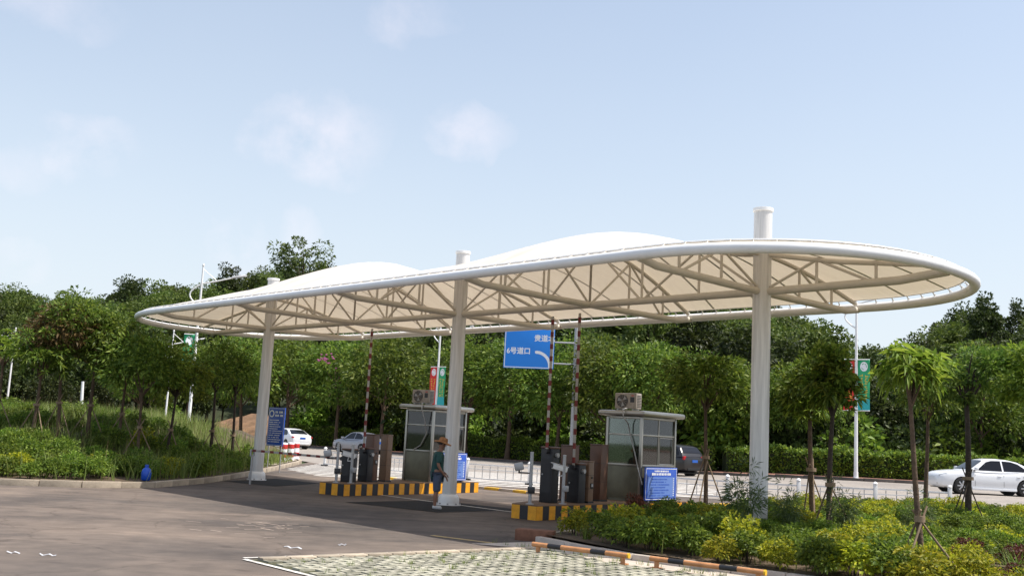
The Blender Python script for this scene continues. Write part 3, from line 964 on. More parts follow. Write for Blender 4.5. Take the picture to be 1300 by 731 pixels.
# ------------------------------------------------------------------ toll islands
M['island_top'] = pbr('island_top', (.19, .12, .075), .85, var=.4, vscale=4, bump=.3)
def island(P0, P1, label, wid=1.2, h=.32, sw=.222, nose=.85):
    P0, P1 = Vector(P0), Vector(P1); d = P1 - P0; L = d.length; ang = math.atan2(d.y, d.x)
    t = thing('toll_island', label, 'traffic island', (P0.x, P0.y, 0), ang, 'toll islands under the canopy')
    poly = [(0, 0), (L, 0), (L, wid), (1.4, wid), (0, nose)]
    blk = MB().prism(poly, 0, h); blk.build('island_block', M['island_top'], t)
    e = .003; cache = {}
    for (p, q_) in zip(poly, poly[1:] + poly[:1]):
        p, q_ = Vector(p), Vector(q_); dd = q_ - p; n = max(2, round(dd.length / sw)); st = dd.length / n; an = math.atan2(dd.y, dd.x)
        out = Vector((dd.y, -dd.x)).normalized() * (e / 2 + .001)
        for i in range(n):
            c = p.lerp(q_, (i + .5) / n) + out; k = i % 2; key = (round(st, 4), k)
            if key not in cache: cache[key] = MB().box((0, 0, 0), (st - .002, e, h - .03)).mesh(('yellow_stripe', 'black_stripe')[k], M[('orange_yellow', 'black_paint')[k]])
            link(('yellow_stripe', 'black_stripe')[k], cache[key], t, (c.x, c.y, h / 2 - .005), an)
    def w(s_, t_, z=h): 
        c, sn = math.cos(ang), math.sin(ang)
        return (P0.x + s_ * c - t_ * sn, P0.y + s_ * sn + t_ * c, z)
    return w, ang
I1, A1 = island((-4.05, 27.0), (-.71, 31.97), 'farther black and yellow striped toll island behind the middle column')
I2, A2 = island((.76, 22.33), (4.91, 27.21), 'nearer black and yellow striped toll island behind the shrubs', nose=.68)

m_pane = bpy.data.materials.new('booth_glass'); m_pane.use_nodes = True
t_ = m_pane.node_tree; t_.nodes.remove(t_.nodes['Principled BSDF'])
ta = N(t_, 'ShaderNodeBsdfTransparent'); ta.inputs[0].default_value = (.60, .66, .61, 1)
gl = N(t_, 'ShaderNodeBsdfGlossy'); gl.inputs['Roughness'].default_value = .03; gl.inputs[0].default_value = (.9, .9, .9, 1)
df = N(t_, 'ShaderNodeBsdfDiffuse'); df.inputs[0].default_value = (.30, .31, .27, 1)
fr = N(t_, 'ShaderNodeFresnel'); fr.inputs[0].default_value = 1.75
mxa = N(t_, 'ShaderNodeMixShader'); t_.links.new(fr.outputs[0], mxa.inputs[0]); t_.links.new(ta.outputs[0], mxa.inputs[1]); t_.links.new(gl.outputs[0], mxa.inputs[2])
mxb = N(t_, 'ShaderNodeMixShader'); mxb.inputs[0].default_value = .012; t_.links.new(mxa.outputs[0], mxb.inputs[1]); t_.links.new(df.outputs[0], mxb.inputs[2])
t_.links.new(mxb.outputs[0], t_.nodes['Material Output'].inputs[0])

def booth(w, ang, s0, s1, t0, t1, label, seed):
    """guard booth on the island; local x runs along the island, y across it"""
    L, Wd = s1 - s0, t1 - t0
    t = thing('guard_booth', label, 'booth', w(s0, t0), ang, 'guard booths on the toll islands')
    H1, H2, H3 = .86, 1.62, 2.06
    for (x, y) in ((0, 0), (L, 0), (0, Wd), (L, Wd)):
        MB().bbox((x, y, H3 / 2), (.07, .07, H3), .01).build('corner_post', M['steel'], t, 40)
    MB().box((L / 2, Wd / 2, .03), (L - .03, Wd - .03, .06)).build('floor_plate', M['steel_dull'], t)
    # lower panels, recessed a little between the posts
    for (c, sz) in (((0, Wd / 2, H1 / 2 + .03), (.03, Wd - .07, H1 - .06)), ((L, Wd / 2, H1 / 2 + .03), (.03, Wd - .07, H1 - .06)),
                    ((L / 2, 0, H1 / 2 + .03), (L - .07, .03, H1 - .06)), ((L / 2, Wd, H1 / 2 + .03), (L - .07, .03, H1 - .06))):
        MB().bbox(c, sz, .006).build('lower_panel', M['steel_dull'], t, 40)
    # sills, transoms and top rails run between the posts
    for z, hh, pr, nm in ((H1 + .02, .05, .075, 'sill'), (H2, .04, .045, 'transom'), (H3 - .02, .06, .05, 'top_rail')):
        for (c, sz) in (((0, Wd / 2, z), (pr, Wd - .072, hh)), ((L, Wd / 2, z), (pr, Wd - .072, hh)), ((L / 2, 0, z), (L - .072, pr, hh)), ((L / 2, Wd, z), (L - .072, pr, hh))):
            MB().bbox(c, sz, .008).build(nm, M['steel'], t, 40)
    # panes
    for (za, zb) in ((H1 + .045, H2 - .02), (H2 + .02, H3 - .05)):
        zc, hh = (za + zb) / 2, zb - za
        for x in (0, L):
            MB().box((x, Wd / 2, zc), (.008, Wd - .072, hh)).build('window_pane', m_pane, t)
        for y in (0, Wd):
            MB().box((L * .26 + .018, y, zc), (L * .5 - .05, .008, hh)).build('window_pane', m_pane, t)
            MB().box((L * .74 - .018, y + .012, zc), (L * .5 - .05, .008, hh)).build('window_pane', m_pane, t)
            MB().box((L * .5, y + .004, zc), (.035, .04, hh)).build('mullion', M['steel'], t)
    # sliding sash frame on the front window
    MB().tube([(L * .52, -.02, H1 + .06), (L * .52, -.02, H2 - .05), (L * .93, -.02, H2 - .05), (L * .93, -.02, H1 + .06), (L * .52, -.02, H1 + .06)], .012, 6).build('sash_frame', M['steel'], t)
    # inside: counter, chair back, small shelf
    MB().box((L * .62, Wd * .5, H1 - .06), (L * .6, Wd - .1, .04)).build('counter', M['brown_tan'], t)
    mb = MB(); mb.bbox((L * .3, Wd * .55, .95), (.08, .42, .5), .03); mb.tube([(L * .3, Wd * .55, .08), (L * .3, Wd * .55, .75)], .03, 8); mb.build('chair', M['charcoal'], t, 40)
    # roof with a rounded steel fascia and overhang
    ov = .20
    mb = MB(); mb.bbox((L / 2, Wd / 2, H3 + .085), (L + 2 * ov, Wd + 2 * ov, .13), .058)
    rf = mb.build('roof', M['steel'], t, 40)
    MB().box((L / 2, Wd / 2, H3 + .153), (L + 2 * ov - .2, Wd + 2 * ov - .2, .012)).build('roof_sheet', M['steel_dull'], rf)
    return (H1, H2, H3)
B1 = booth(I1, A1, 3.72, 5.28, .12, 1.10, 'farther steel guard booth partly hidden by the middle column', 1)
B2 = booth(I2, A2, 4.16, 5.72, .12, 1.12, 'nearer steel guard booth with broad blue notice board in front', 2)

def ac_unit(w, ang, s_, t_, z, label):
    t = thing('air_conditioner', label, 'air conditioner', w(s_, t_, z - .012), ang, 'outdoor air conditioner units on booth roofs')
    t.scale = (.8, .8, .78)
    mb = MB(); mb.bbox((0, 0, .30), (.30, .80, .50), .02); mb.build('casing', M['ac'], t, 40)
    for y in (-.28, .28): MB().box((0, y, .025), (.34, .05, .05)).build('foot', M['galv'], t)
    mb = MB(); mb.tube([(-.151, .12, .30), (-.158, .12, .30)], [.215, .21], 24); mb.build('fan_opening', M['charcoal'], t, 40)
    mb = MB()
    for r in (.06, .11, .16, .205):
        mb.ring([(-.166, .12 + r * math.cos(2 * PI * i / 24), .30 + r * math.sin(2 * PI * i / 24)) for i in range(24)], .004, 4)
    for i in range(6):
        a = PI * i / 6; mb.tube([(-.166, .12 - .2 * math.cos(a), .30 - .2 * math.sin(a)), (-.166, .12 + .2 * math.cos(a), .30 + .2 * math.sin(a))], .004, 4)
    mb.build('fan_guard', M['ac'], t)
    mb = MB()
    for k in range(3):
        a = 2 * PI * k / 3; mb.quad((-.160, .12, .29), (-.160, .12 + .18 * math.cos(a), .3 + .18 * math.sin(a)), (-.1605, .12 + .18 * math.cos(a + .7), .3 + .18 * math.sin(a + .7)), (-.1605, .12, .31))
    mb.build('fan_blade', M['galv'], t)
    MB().box((-.152, -.25, .34), (.006, .15, .17)).build('service_cover', M['charcoal'], t)
    MB().box((-.152, -.26, .47), (.005, .10, .03)).build('rating_plate', M['red_paint'], t)
    # side grille facing the lane
    mb = MB()
    for k in range(8): mb.box((0, -.402, .12 + .05 * k), (.22, .006, .02))
    mb.build('side_grille', M['charcoal'], t)
ac_unit(I1, A1, 3.86, .66, .32 + B1[2] + .17, 'dusty beige air conditioner unit on the farther booth below the red banner')
ac_unit(I2, A2, 4.34, .66, .32 + B2[2] + .17, 'dusty beige air conditioner unit on the roof of the nearer booth')
def hose(w, pts, label, rad=.017):
    o = MB().tube([w(*p) for p in pts], rad, 7).build('drain_hose', M['galv'], None, 60)
    tag(o, label, 'hose', 'hoses hanging from the air conditioners')
hose(I1, [(3.64, .45, 2.58), (3.49, .40, 2.57), (3.47, .38, 2.40), (3.58, .34, 2.1), (3.66, .30, 1.7), (3.67, .50, 1.35), (3.67, .75, 1.22)], 'grey hose curling down the windows of the farther booth')
hose(I2, [(4.14, .55, 2.58), (3.90, .52, 2.56), (3.88, .48, 2.36), (4.04, .44, 2.2), (4.11, .40, 1.9), (4.11, .26, 1.5), (4.10, .14, 1.1), (4.16, .05, .75)], 'grey hose hanging over the window corner of the nearer booth')

# ------------------------------------------------------------------ machines on the islands
def camera_post(w, ang, s_, t_, h, label, left=True, yaw=0.0):
    t = thing('camera_post', label, 'camera', w(s_, t_), ang, 'camera posts on the toll islands')
    mb = MB(); mb.tube([(0, 0, 0), (0, 0, h)], .038, 12); mb.build('post', M['galv'], t, 60)
    mb = MB(); mb.lathe([(.09, 0), (.09, .015), (.045, .02)], n=14); mb.build('base_flange', M['galv'], t, 40)
    a = PI - ang + .0   # point towards -x of the world
    dx, dy = math.cos(a), math.sin(a)
    if left:
        arm = MB().tube([(0, 0, h * .60), (.28 * dx, .28 * dy, h * .60)], .018, 6).build('arm', M['charcoal'], t)
        r = rotz(a)
        mb = MB(); mb.bbox((.27 * dx, .27 * dy, h * .60 + .13), (.20, .15, .17), .03, r @ Matrix.Rotation(.25, 3, 'Y')); mb.build('floodlight', M['galv'], t, 40)
        mb = MB(); mb.tube([(.26 * dx, .26 * dy, h * .60), (.26 * dx, .26 * dy, h * .6 + .06)], .02, 6); mb.build('bracket', M['charcoal'], t)
        MB().bbox((.02 * dx, .02 * dy - .05, .30), (.16, .10, .14), .015, r).build('junction_box', M['charcoal'], t, 40)
    else:
        r = rotz(a + .35) @ Matrix.Rotation(-.22, 3, 'Y')
        c = Vector((.10 * dx, .10 * dy, h * .74))
        mb = MB(); mb.bbox(c, (.36, .115, .12), .025, r); body = mb.build('camera_housing', M['white_steel'], t, 40)
        MB().bbox(c + Vector((0, 0, .068)), (.40, .135, .014), .004, r).build('sun_shield', M['white_steel'], body, 40)
        e = c + r @ Vector((.182, 0, 0)); MB().tube([e, e + r @ Vector((.012, 0, 0))], .042, 14).build('lens', M['charcoal'], body)
        mb = MB(); mb.tube([(0, 0, h * .58), (.12 * dx, .12 * dy, h * .58), c + Vector((0, 0, -.06))], .016, 6); mb.build('bracket', M['white_steel'], t)
        MB().bbox((.0, -.06, .34), (.10, .12, .13), .015).build('sensor', M['galv'], t, 40)
    MB().lathe([(.042, h - .005), (.042, h + .012), (.02, h + .02)], n=12).build('post_cap', M['galv'], t, 40)
def boom_parts(t, px, py, pz, direc, L, n=11, width=.062, upv=None):
    """striped boom arm from a pivot along direc"""
    d = Vector(direc).normalized(); p0 = Vector((px, py, pz))
    up = Vector((0, 0, 1)) if abs(d.z) < .8 else Vector((1, 0, 0))
    if upv: up = Vector(upv)
    sd = d.cross(up).normalized(); nz = sd.cross(d)
    rot = Matrix((d, sd, nz)).transposed()
    b = MB().bbox(p0 + d * L / 2, (L, .03, width), .008, rot).build('boom', M['boom_white'], t, 40)
    s = L / n
    for i in range(n):
        MB().box(p0 + d * (s * (i + .5)), (s * .42, .0345, width + .0045), rot).build('red_band', M['boom_red'], b)
    MB().tube([p0 - sd * .06, p0 + sd * .06], .055, 14).build('boom_hub', M['charcoal'], t, 40)
def barrier(w, ang, s_, t_, h, label, mat, lowered=False, L=3.3, lean=0.0, mat2=None, yaw=0.0):
    t = thing('barrier_gate', label, 'barrier', w(s_, t_), ang, 'boom barriers at the toll lanes')
    MB().bbox((0, 0, h / 2), (.27, .34, h), .025).build('cabinet', mat, t, 40)
    MB().bbox((0, 0, h + .02), (.29, .36, .045), .015).build('cabinet_lid', mat2 or M['brown'], t, 40)
    MB().box((-.137, 0, h * .5), (.004, .26, h * .62)).build('cabinet_door', M['black_paint'], t)
    MB().tube([(-.142, .09, h * .52), (-.152, .09, h * .52)], .02, 10).build('lock', M['galv'], t)
    MB().tube([(0, -.17, h - .14), (0, -.23, h - .14)], .05, 14).build('drive_shaft', M['galv'], t)
    if lowered:
        boom_parts(t, 0, .25, h - .24, (0.0, 1, 0.012), L, 10)
    else:
        boom_parts(t, -.19, -.04, h - .06, (0, lean, 1), L, 11, .062, (0, 1, 0))
def slab(w, ang, s_, t_, h, label, mat, sc=(.24, .34), screen=True, seed=0):
    t = thing('ticket_machine', label, 'ticket machine', w(s_, t_), ang, 'upright ticket cabinets on the toll islands')
    MB().bbox((0, 0, h / 2), (sc[0], sc[1], h), .02).build('cabinet', mat, t, 40)
    MB().box((0, 0, .02), (sc[0] + .02, sc[1] + .02, .04)).build('plinth', M['charcoal'], t)
    MB().bbox((0, 0, h + .012), (sc[0] + .012, sc[1] + .012, .03), .01).build('top_cover', mat, t, 40)
    for z in (h * .35, h * .68):
        MB().box((-sc[0] / 2 - .001, 0, z), (.003, sc[1] - .02, .008)).build('panel_joint', M['charcoal'], t)
        MB().box((0, -sc[1] / 2 - .001, z), (sc[0] - .02, .003, .008)).build('panel_joint', M['charcoal'], t)
    if screen:
        MB().bbox((.02, -sc[1] / 2 - .008, h * .42), (.10, .02, .12), .006).build('card_reader', M['charcoal'], t, 40)
        MB().box((.02, -sc[1] / 2 - .0195, h * .43), (.07, .003, .06)).build('reader_screen', M['galv'], t)
        MB().tube([(.02, -sc[1] / 2 - .002, h * .62), (.02, -sc[1] / 2 - .014, h * .62)], .028, 12).build('call_button', M['charcoal'], t)
camera_post(I1, A1, .12, .4, 1.02, 'slim grey post with floodlight at the left end of the farther island')
barrier(I1, A1, .82, .62, .84, 'black barrier cabinet on the farther island with its boom lowered', M['black_paint'], True, 3.6)
camera_post(I1, A1, .46, .2, .98, 'white number plate camera beside the lowered boom', False)
barrier(I1, A1, 1.50, .62, .88, 'black barrier cabinet on the farther island with its boom raised', M['black_paint'], False, 3.35)
slab(I1, A1, 1.68, .60, 1.26, 'tall brown ticket cabinet beside the raised boom of the farther island', M['brown'], (.24, .30))
slab(I1, A1, 2.30, .62, 1.27, 'tan upright cabinet between the brown cabinet and the farther booth', M['brown_tan'], (.22, .26), False)
camera_post(I2, A2, .20, .35, 1.10, 'slim grey post with floodlight at the left end of the nearer island')
barrier(I2, A2, 1.20, .62, 1.20, 'tall black barrier cabinet on the nearer island with the left raised boom', M['black_paint'], False, 3.05)
camera_post(I2, A2, 1.18, .20, 1.06, 'white number plate camera in front of the tall black barrier cabinet', False)
slab(I2, A2, 2.26, .86, 1.27, 'brown ticket cabinet standing behind the shorter barrier of the nearer island', M['brown'], (.28, .34), False)
barrier(I2, A2, 1.96, .42, .86, 'short barrier cabinet on the nearer island with the right raised boom', M['black_paint'], False, 3.55)
slab(I2, A2, 2.28, .38, .93, 'short tan ticket cabinet with a card reader on the nearer island', M['brown_tan'], (.20, .30))
slab(I2, A2, 3.22, .70, 1.32, 'brown cabinet standing just left of the nearer booth', M['brown'], (.30, .34), False)
# forked rest for the lowered boom
p = I1(.82, .62 + .25 + 3.5, 0)
t = thing('boom_rest', 'grey forked post that holds the tip of the lowered boom', 'post', p, A1)
MB().tube([(0, 0, 0), (0, 0, .80)], .03, 10).build('post', M['galv'], t, 60)
MB().box((0, 0, .815), (.14, .05, .03)).build('fork', M['galv'], t)
for x in (-.06, .06): MB().box((x, 0, .90), (.018, .05, .14)).build('fork_arm', M['galv'], t)

# ------------------------------------------------------------------ blue notice boards
def notice(loc, ang, wid, hgt, z0, legs, label, seed, portrait):
    """board in the local xz plane facing -y"""
    rd = random.Random(seed)
    t = thing('notice_board', label, 'notice board', loc, ang, 'blue notice boards at the toll lanes')
    pn = MB().bbox((0, 0, z0 + hgt / 2), (wid, .035, hgt), .008).build('panel', M['notice_blue'], t, 40)
    y = -.0195
    f = MB()
    b, w_ = .03, .012
    for (c, s_) in (((0, y, z0 + b), (wid - 2 * b, .003, w_)), ((0, y, z0 + hgt - b), (wid - 2 * b, .003, w_)), ((-wid / 2 + b, y, z0 + hgt / 2), (w_, .003, hgt - 2 * b - w_)), ((wid / 2 - b, y, z0 + hgt / 2), (w_, .003, hgt - 2 * b - w_))):
        f.box(c, s_)
    f.build('border', M['sign_white'], pn)
    mb = MB(); mp = MB(); dk = MB()
    yy = -.0205
    if portrait:
        # emblem, two heading lines, then a table
        em = MB(); em.tube([(-wid * .30, -.0175, z0 + hgt * .84), (-wid * .30, -.0225, z0 + hgt * .84)], .13, 24); em.build('emblem', M['sign_white'], pn)
        em2 = MB(); em2.tube([(-wid * .30, -.0226, z0 + hgt * .84), (-wid * .30, -.0236, z0 + hgt * .84)], .085, 20); em2.build('emblem_centre', M['notice_blue'], pn)
        print_rows(rd, -wid * .08, wid * .40, z0 + hgt * .85, z0 + hgt * .92, 1, mb, .8, .95, yy, .07)
        print_rows(rd, -wid * .08, wid * .40, z0 + hgt * .76, z0 + hgt * .83, 1, mb, .8, .95, yy, .07)
        print_rows(rd, -wid * .40, wid * .40, z0 + hgt * .08, z0 + hgt * .70, 11, mb, .42, .55, yy, .05)
    else:
        mp.box((0, y + .0004, z0 + hgt * .40), (wid * .84, .0022, hgt * .62)); mp.build('table_field', M['notice_pale'], pn)
        print_rows(rd, -wid * .22, wid * .24, z0 + hgt * .86, z0 + hgt * .92, 1, mb, .8, .98, yy, .055)
        print_rows(rd, -wid * .30, wid * .32, z0 + hgt * .76, z0 + hgt * .84, 1, mb, .9, .98, yy, .075)
        for k in range(7):
            z = z0 + hgt * (.15 + .082 * k)
            print_rows(rd, -wid * .38 + rd.uniform(0, .12), wid * .36, z - .02, z + .02, 1, dk, .7, .6, -.0225, .05)
        print_rows(rd, wid * .37, wid * .43, z0 + hgt * .12, z0 + hgt * .70, 9, mb, .4, 1, -.0225, .06)
        dk.build('table_text', M['notice_blue'], pn)['kind'] = 'stuff'
    mb.build('printed_text', M['sign_white'], pn)['kind'] = 'stuff'
    for x in legs:
        MB().tube([(x, .03, 0), (x, .03, z0 + hgt * .7)], .022, 8).build('leg', M['galv'], t, 60)
notice((-8.33, 38.0, .02), -0.62, .86, 1.38, .94, (-.33, .33), 'tall portrait blue notice board beside the left column', 3, True)
p = I2(4.88, -.03, .32); notice(p, A2, 1.48, .80, .05, (-.5, .5), 'broad blue notice board leaning at the front of the nearer booth', 4, False)
p = I1(4.62, -.03, .32); notice(p, A1, 1.26, .80, .05, (-.5, .5), 'blue notice board on the farther booth half hidden by the middle column', 5, False)

# ------------------------------------------------------------------ overhead road sign
t = thing('direction_sign', 'large blue road sign with white arrow hung from a grey roadside post', 'road sign', (4.42, 68.0, .12))
MB().tube([(0, 0, 0), (0, 0, 9.9)], [.17, .13], 14).build('post', M['galv'], t, 60)
MB().lathe([(.34, 0), (.34, .04), (.18, .06)], n=16).build('base_flange', M['galv'], t, 40)
SR = rotz(-.22)
for z in (6.95, 8.45):
    a, b = Vector((.15, -.14, z)), SR @ Vector((-4.9, -.88, 0)) + Vector((0, 0, z))
    MB().tube([a, b], .065, 10).build('arm', M['galv'], t, 60)
    MB().tube([(0, 0, z - .09), (0, 0, z + .09)], .21, 14).build('clamp', M['galv'], t, 40)
pc = SR @ Vector((-3.2, -1.0, 0))
rot4 = SR.to_4x4()
sp = MB().bbox(pc + Vector((0, 0, 8.0)), (3.62, .06, 3.0), .02, SR).build('sign_panel', M['sign_blue'], t, 40)
def on_sign(x, z, y=-.033): return pc + SR @ Vector((x, y, 0)) + Vector((0, 0, 8.0 + z))
fb = MB()
for (cx_, cz, sx, sz) in ((0, 1.43, 3.5, .05), (0, -1.43, 3.5, .05), (-1.74, 0, .05, 2.81), (1.74, 0, .05, 2.81)):
    fb.box(on_sign(cx_, cz, -.0325), (sx, .006, sz), SR)
fb.build('border', M['sign_white'], sp)
def sign_text(txt, size, x, z, bold=.012):
    o = link('lettering', text_mesh(txt, size, M['sign_white'], .003, 'LEFT', 1.0, bold), sp, on_sign(x, z, -.036))
    o.rotation_euler = (PI / 2, 0, -.22)
sign_text('6号道口', .50, -1.62, -.46)
sign_text('贵道北', .50, .35, .46)
ar = MB(); pts = []
for i in range(13):
    a = PI * .5 * i / 12
    pts.append((.55 + 1.0 * math.sin(a) , -.34 - 1.0 * (1 - math.cos(a)), ))
pts.append((1.55, -1.40))
for (a, b), (c, d_) in zip(pts, pts[1:]):
    q1, q2 = Vector((a, b)), Vector((c, d_)); dd = (q2 - q1).normalized(); nn = Vector((-dd.y, dd.x)) * .105
    ar.quad(*[on_sign(p_.x, p_.y, -.0352) for p_ in (q1 - nn, q2 - nn, q2 + nn, q1 + nn)])
cap_ = []
for i in range(9):
    a = PI / 2 + PI * i / 8; cap_.append(on_sign(.55 + .105 * math.cos(a), -.34 + .105 * math.sin(a), -.0352))
bb = len(ar.v); ar.v += [tuple(c) for c in cap_]; ar.f.append(tuple(range(bb, bb + 9)))
ar.build('arrow', M['sign_white'], sp)

t.scale = (.925, .925, .935)
# ------------------------------------------------------------------ street lamps with banners
def lamp_post(loc, label, H=10.4, arm=1, ang=0.0, banners=None, scale=1.0, rad=.085, curl=True, banner_z=4.15, bh=2.7):
    t = thing('street_lamp', label, 'street lamp', loc, ang, 'white street lamps along the main road')
    MB().tube([(0, 0, 0), (0, 0, H)], [rad * 1.25, rad * .62], 12).build('pole', M['white_steel'], t, 60)
    MB().lathe([(.24, 0), (.24, .03), (.13, .05), (.12, .35)], n=14).build('base_flange', M['white_steel'], t, 40)
    MB().lathe([(.03, H), (.07, H + .05), (.07, H + .12), (.02, H + .2)], n=10).build('finial', M['white_steel'], t, 40)
    for sgn in ([1] if arm == 1 else [1, -1] if arm == 2 else []):
        pts = []
        if curl:
            for i in range(12):
                a = -PI * .55 + -PI * .72 * i / 11
                pts.append((sgn * (-.10 + .62 * math.cos(a) * (.95)), 0, H - 1.75 + .78 * math.sin(a) * -1 * -1 + .3))
            pts = [(0, 0, H - 2.35)] + [(sgn * (-.62 * math.sin(PI * i / 10)), 0, H - 2.35 + 1.35 * i / 10) for i in range(1, 10)]
        pts += [(sgn * .05, 0, H - .98), (sgn * .8, 0, H - .80), (sgn * 1.75, 0, H - .52)]
        MB().tube(pts, .042, 8).build('arm', M['white_steel'], t, 60)
        MB().tube([(0, 0, H - .1), (sgn * .85, 0, H - .78)], .022, 6).build('brace', M['white_steel'], t, 60)
        hd = MB().bbox((sgn * 2.1, 0, H - .42), (.85, .26, .10), .04, Matrix.Rotation(-sgn * .2, 3, 'Y')).build('lamp_head', M['white_steel'], t, 40)
        MB().box((sgn * 2.12, 0, H - .478), (.6, .18, .012), Matrix.Rotation(-sgn * .2, 3, 'Y')).build('lens', M['lamp_lens'], hd)
    if banners:
        bw = .62
        for (sgn, mat, kind) in banners:
            x0 = sgn * (.09 + bw / 2)
            b = MB()
            nxx, nzz = 5, 14
            for jz in range(nzz + 1):
                for ix in range(nxx + 1):
                    fx, fz = ix / nxx - .5, jz / nzz
                    b.v.append((x0 + fx * bw, .03 * math.sin(fz * 9 + fx * 3), banner_z + fz * bh))
            for jz in range(nzz):
                for ix in range(nxx):
                    a = jz * (nxx + 1) + ix; b.f.append((a, a + 1, a + nxx + 2, a + nxx + 1))
            cl = b.build('banner', mat, t); cl.data.shade_smooth()
            md = cl.modifiers.new('thickness', 'SOLIDIFY'); md.thickness = .006; md.offset = 1
            for z in (banner_z, banner_z + bh):
                MB().tube([(0, 0, z), (x0 + sgn * bw / 2, 0, z)], .03, 6).build('banner_rod', M['white_steel'], t)
            yf = -.052
            def wv(x, z): return .03 * math.sin((z - banner_z) / bh * 9 + (x - x0) / bw * 3) - .010
            em = MB(); 
            em.v = []; n_ = 20
            for i in range(n_):
                a = 2 * PI * i / n_; x, z = x0 + .20 * math.cos(a), banner_z + bh - .38 + .26 * math.sin(a); em.v.append((x, wv(x, z), z))
            em.f.append(tuple(range(n_))); em.build('banner_emblem', M['sign_white'], cl)
            em = MB()
            for i in range(n_):
                a, a2 = 2 * PI * i / n_, 2 * PI * (i + 1) / n_
                q4 = []
                for rr, aa in ((.11, a), (.14, a), (.14, a2), (.11, a2)):
                    x, z = x0 + rr * math.cos(aa), banner_z + bh - .38 + rr * 1.3 * math.sin(aa); q4.append((x, wv(x, z) - .003, z))
                em.quad(*q4)
            em.build('banner_emblem_ring', mat, cl)
            tx = MB(); rd = random.Random(hash(kind) % 50 if False else len(kind))
            for cxx, n0 in ((-.11, 9), (.12, 11)):
                for i in range(n0):
                    z = banner_z + bh - .88 - i * .155
                    if z < banner_z + .12: break
                    for q in range(3):
                        x = x0 + cxx + rd.uniform(-.05, .05); zz = z + rd.uniform(-.045, .045); l = rd.uniform(.04, .07)
                        if q % 2: q4 = [(x - .012, zz - l), (x + .012, zz - l), (x + .012, zz + l), (x - .012, zz + l)]
                        else: q4 = [(x - l, zz - .012), (x + l, zz - .012), (x + l, zz + .012), (x - l, zz + .012)]
                        tx.quad(*[(a, wv(a, c) - .002, c) for a, c in q4])
            tx.build('banner_text', M['banner_yellow'], cl)
            if kind == 'green':
                lo = MB(); 
                for i in range(6):
                    z0_, z1_ = banner_z + .03 + .1 * i, banner_z + .03 + .1 * (i + 1)
                    q4 = [(x0 - bw / 2, z0_), (x0 + bw / 2, z0_), (x0 + bw / 2, z1_), (x0 - bw / 2, z1_)]
                    lo.quad(*[(a, wv(a, c) - .001, c) for a, c in q4])
                lo.build('banner_lower_band', M['banner_teal'], cl)
RG = [(-1, M['banner_red'], 'red'), (1, M['banner_green'], 'green')]
lamp_post((18.9, 55.9, .46), 'white street lamp with red and green banners on the right', 10.4, 1, -.55, RG, banner_z=3.62, bh=2.75)
lamp_post((-4.95, 73.6, .01), 'white street lamp with red and green banners behind the farther booth', 10.4, 1, -.65, RG, banner_z=3.6, bh=2.75)
lamp_post((-18.2, 60.0, .4), 'white street lamp with one arm and a green banner above the left trees', 10.25, 1, .15, [(-1, M['banner_green'], 'green')], banner_z=4.3, bh=1.95)
lamp_post((-27.7, 85.0, .1), 'slender white street lamp seen below the left tip of the canopy', 8.7, 1, .3, None, rad=.07)
lamp_post((-47.9, 100.0, .1), 'far white street lamp at the left margin with its arm pointing left', 9.4, 1, PI, None)
t = thing('utility_pole', 'short white pole with a small box behind the left trees', 'pole', (-24.4, 60.0, 1.1), 0)
MB().tube([(0, 0, 0), (-.12, 0, 2.5)], [.10, .075], 10).build('pole', M['white_steel'], t, 60)
MB().bbox((.22, -.05, .35), (.30, .24, .45), .03).build('control_box', M['white_steel'], t, 40)
MB().box((.1, 0, .06), (1.1, .5, .12)).build('footing', M['kerb_pale'], t)

# ------------------------------------------------------------------ low white fence beside the crossing
def low_fence(pts, label, H=.62):
    t = thing('low_fence', label, 'fence', (pts[0][0], pts[0][1], 0), 0)
    o0 = Vector((pts[0][0], pts[0][1], 0))
    P = [Vector((x, y, gz(x, y))) - o0 for x, y in pts]
    pm = MB().bbox((0, 0, .38), (.11, .11, .76), .012).mesh('post', M['white_steel'], 40)
    cm = MB().lathe([(.075, .76), (.08, .78), (.05, .83), (.01, .85)], n=10).mesh('post_cap', M['white_steel'], 40)
    fm = MB().bbox((0, 0, .03), (.30, .22, .07), .02).mesh('post_foot', M['charcoal'], 40)
    bm_ = MB().box((0, 0, .33), (.022, .022, .50)).mesh('baluster', M['galv'])
    for a in P:
        po = link('post', pm, t, a); link('post_cap', cm, po); link('post_foot', fm, po)
    for a, b in zip(P, P[1:]):
        d = (b - a); L = d.length; an = math.atan2(d.y, d.x)
        for z, hh in ((H, .05), (H - .17, .028), (.10, .04)):
            MB().box((L / 2, 0, 0), (L - .115, .034, hh)).build('rail', M['white_steel'], t, None, (a.x, a.y, a.z + z), an)
        n = max(2, int(L / .31))
        for i in range(1, n):
            c = a.lerp(b, i / n); link('baluster', bm_, t, (c.x, c.y, c.z), an)
low_fence([(-8.0, 47.0), (-5.8, 44.6), (-3.6, 42.4), (-1.35, 40.2), (1.0, 38.9), (3.3, 37.6), (5.4, 36.4), (7.6, 35.3), (9.8, 34.6), (12.2, 34.2), (14.6, 34.1)], 'low white railing with thin uprights along the edge of the main road')

